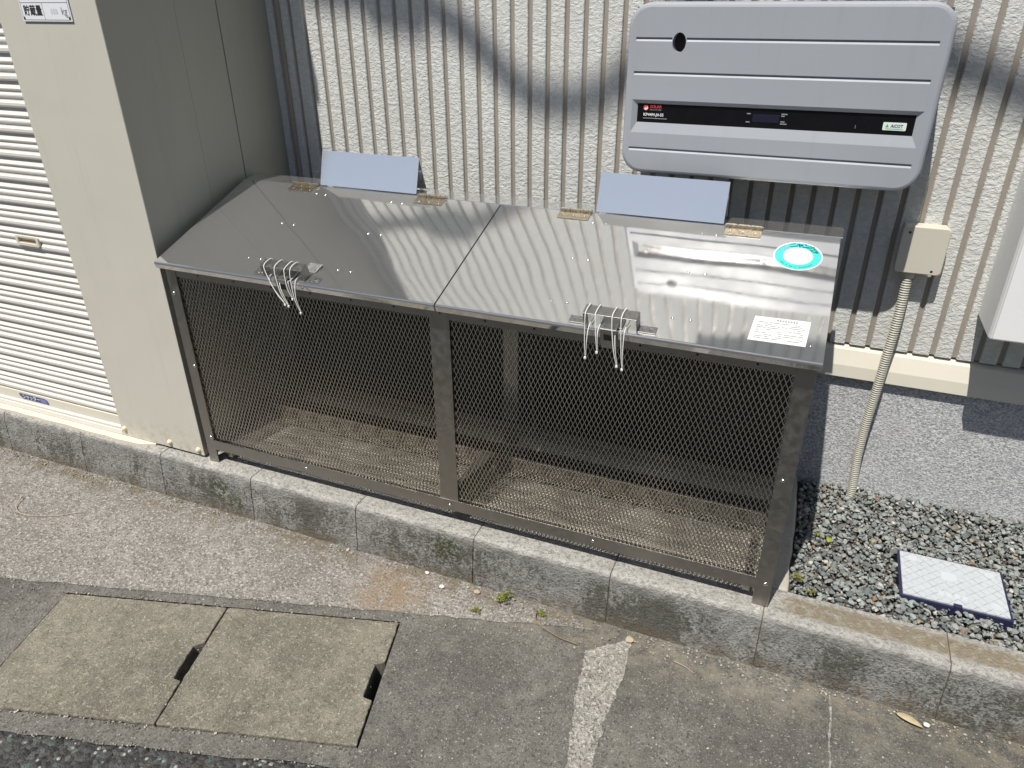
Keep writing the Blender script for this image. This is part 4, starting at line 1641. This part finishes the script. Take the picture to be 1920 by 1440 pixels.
weed(1.10, -0.085, ZG, 0.030, 0.038, 26, 'largest yellow-green weed growing at the foot of the kerb', 1)
weed(1.045, -0.150, ZG, 0.016, 0.014, 8, 'tiny yellowish weed on the pavement just in front of the largest weed', 2)
weed(1.215, -0.085, ZG, 0.022, 0.014, 8, 'low yellow weed at the kerb between the largest weed and the twig', 3)
weed(1.866, 0.145, -0.012, 0.018, 0.016, 9, 'small green weed in the gravel close beside the bin post', 4)
weed(1.895, 0.105, -0.012, 0.016, 0.012, 7, 'small green weed where gravel meets the kerb top', 5)
weed(1.905, 0.36, -0.012, 0.012, 0.012, 6, 'small weed at the edge of the bin shadow on the gravel', 6)


def twig(pts, r, mat, label):
    mb = MB()
    path = catmull(pts, 8)
    mb.tube(path, [r * (1 - 0.5 * i / len(path)) for i in range(len(path))], 6)
    o = part('twig', mb, mat, smooth=True)
    return tag(o, label, 'twig')


twig([(1.205, -0.085, ZG + .006), (1.222, -0.125, ZG + .006), (1.29, -0.152, ZG + .006), (1.352, -0.158, ZG + .004)], 0.0026, 'twig_bark', 'thin bent brown twig lying on the pavement by the kerb')
twig([(-0.640, -0.255, ZG + .012), (-0.612, -0.30, ZG + .004), (-0.545, -0.318, ZG + .003), (-0.45, -0.285, ZG + .003), (-0.38, -0.235, ZG + .004)], 0.0017, 'twig_pale', 'long curved pale stalk lying on the rough concrete')
twig([(1.60, -0.115, ZG + .003), (1.63, -0.122, ZG + .003), (1.655, -0.135, ZG + .003)], 0.0013, 'twig_pale', 'short straw lying below the kerb near the bin post')


def flat_leaf(p, l_, w_, rot, mat, label, cat='leaf'):
    mb = MB()
    N = 8
    vs = []
    for i in range(N + 1):
        s = i / N
        ww = w_ * math.sin(math.pi * s) ** .7 * (1 - .3 * s)
        zc = 0.004 * math.sin(s * 3.1) + .002
        for q, dz in ((-ww, .003), (0, 0), (ww, .0035)):
            a, b = (s - .5) * l_, q
            vs.append((p[0] + a * math.cos(rot) - b * math.sin(rot), p[1] + a * math.sin(rot) + b * math.cos(rot), p[2] + zc + dz))
    fs = []
    for i in range(N):
        for k in range(2):
            a = i * 3 + k
            fs.append((a, a + 3, a + 4, a + 1))
    mb.add(vs, fs)
    o = part('leaf', mb, mat, smooth=True)
    m_ = o.modifiers.new('thick', 'SOLIDIFY')
    m_.thickness = 0.0006
    return tag(o, label, cat)


flat_leaf((2.155, -0.083, ZG), 0.062, 0.011, -0.35, 'dry_leaf', 'pale dry leaf lying at the foot of the kerb')
flat_leaf((1.936, 0.338, -0.006), 0.026, 0.008, 1.5, 'green_leaf', 'yellow-green leaf lying on the gravel near the bin shadow')


def pebble(p, r, mat, label, seed, flat=0.5):
    rnd = random.Random(seed)
    mb = MB()
    mb.add([(p[0] + q.x * r * rnd.uniform(.8, 1.25), p[1] + q.y * r * rnd.uniform(.7, 1), p[2] + r * flat * .8 + q.z * r * flat) for q in ICO_V], ICO_F)
    o = part('pebble', mb, mat, None, 0.0008)
    return tag(o, label, 'pebble', 'loose pebbles below the kerb')


pebble((0.913, -0.097, ZG), 0.0095, 'pale_stone', 'round white pebble at the foot of the kerb', 1)
pebble((0.845, -0.060, ZG), 0.008, 'pale_stone', 'whitish chip touching the kerb, beside the round white pebble', 2, .4)
pebble((1.018, -0.078, ZG), 0.011, 'tan_stone', 'flat tan stone by the largest weed', 3, .4)
pebble((0.985, -0.070, ZG), 0.006, 'tan_stone', 'small tan chip between the flat stone and the white pebble', 4)
pebble((1.475, -0.088, ZG), 0.013, 'tan_stone', 'grey-tan shard where the mortar strip meets the kerb', 5, .4)
pebble((2.192, -0.080, ZG), 0.009, 'pale_stone', 'pale pebble beside the dry leaf', 6)
pebble((2.005, 0.640, -0.010), 0.013, 'pale_stone', 'white stone at the foot of the conduit', 7)

# ================================================================== low house added across the street to block sky light (faint in the steel)
simple('far_wall', (0.36, 0.34, 0.31), 0.8)
simple('far_glass', (0.03, 0.035, 0.04), 0.1)
fh = thing('sky_block_house', (0.5, -10.0, ZG), 'low house added across the street to block sky light', 'house')
mb = MB()
mb.box(-14, 15, -16, -9.5, ZG - 0.012, 3.2)
part('wall', mb, 'far_wall', fh)
mb = MB()
mb.prism([(-16.5, 3.201), (-9.0, 3.201), (-9.0, 3.32), (-12.7, 4.6), (-16.5, 3.32)], -14.4, 15.4, lambda a, b, w: (w, a, b))
part('roof', mb, 'roof_tile', fh)
for wx in (-10, -6, -2, 2, 6, 10):
    mb = MB()
    mb.box(wx - 0.9, wx + 0.9, -9.499, -9.46, 0.8, 2.2)
    part('window', mb, 'far_glass', fh)

# ================================================================== overhead telephone cable, above the picture; its soft shadow falls on the wall
D = 2.3


def lift(x, z, d=D):
    s = d / (-SUN.y)
    return (x + SUN.x * s, YW - d, z + SUN.z * s)


shadow = [(-1.6, 2.35), (-0.6, 1.75), (0.1, 1.43), (0.38, 1.385), (0.53, 1.365), (0.653, 1.305), (0.719, 1.257), (0.779, 1.202), (0.839, 1.152), (0.912, 1.112), (1.007, 1.100), (1.07, 1.108),
          (1.152, 1.151), (1.28, 1.28), (1.42, 1.42), (1.60, 1.46), (1.80, 1.36), (1.984, 1.233), (2.068, 1.203), (2.147, 1.166), (2.5, 1.02), (3.2, 0.85)]
mb = MB()
mb.tube(catmull([lift(*p) for p in shadow], 5), 0.028, 10)
oc = thing('overhead_cable', lift(0.4, 1.385), 'thick black overhead cable above the street, throwing the curved shadow on the wall', 'cable')
part('sheath', mb, 'cable_black', oc, smooth=True)
mb = MB()
ps = [lift(0.33, 1.405), lift(0.36, 1.40), lift(0.54, 1.372), lift(0.57, 1.36)]
mb.tube(ps, [0.025, 0.055, 0.055, 0.025], 14)
part('splice_closure', mb, 'cable_black', oc)
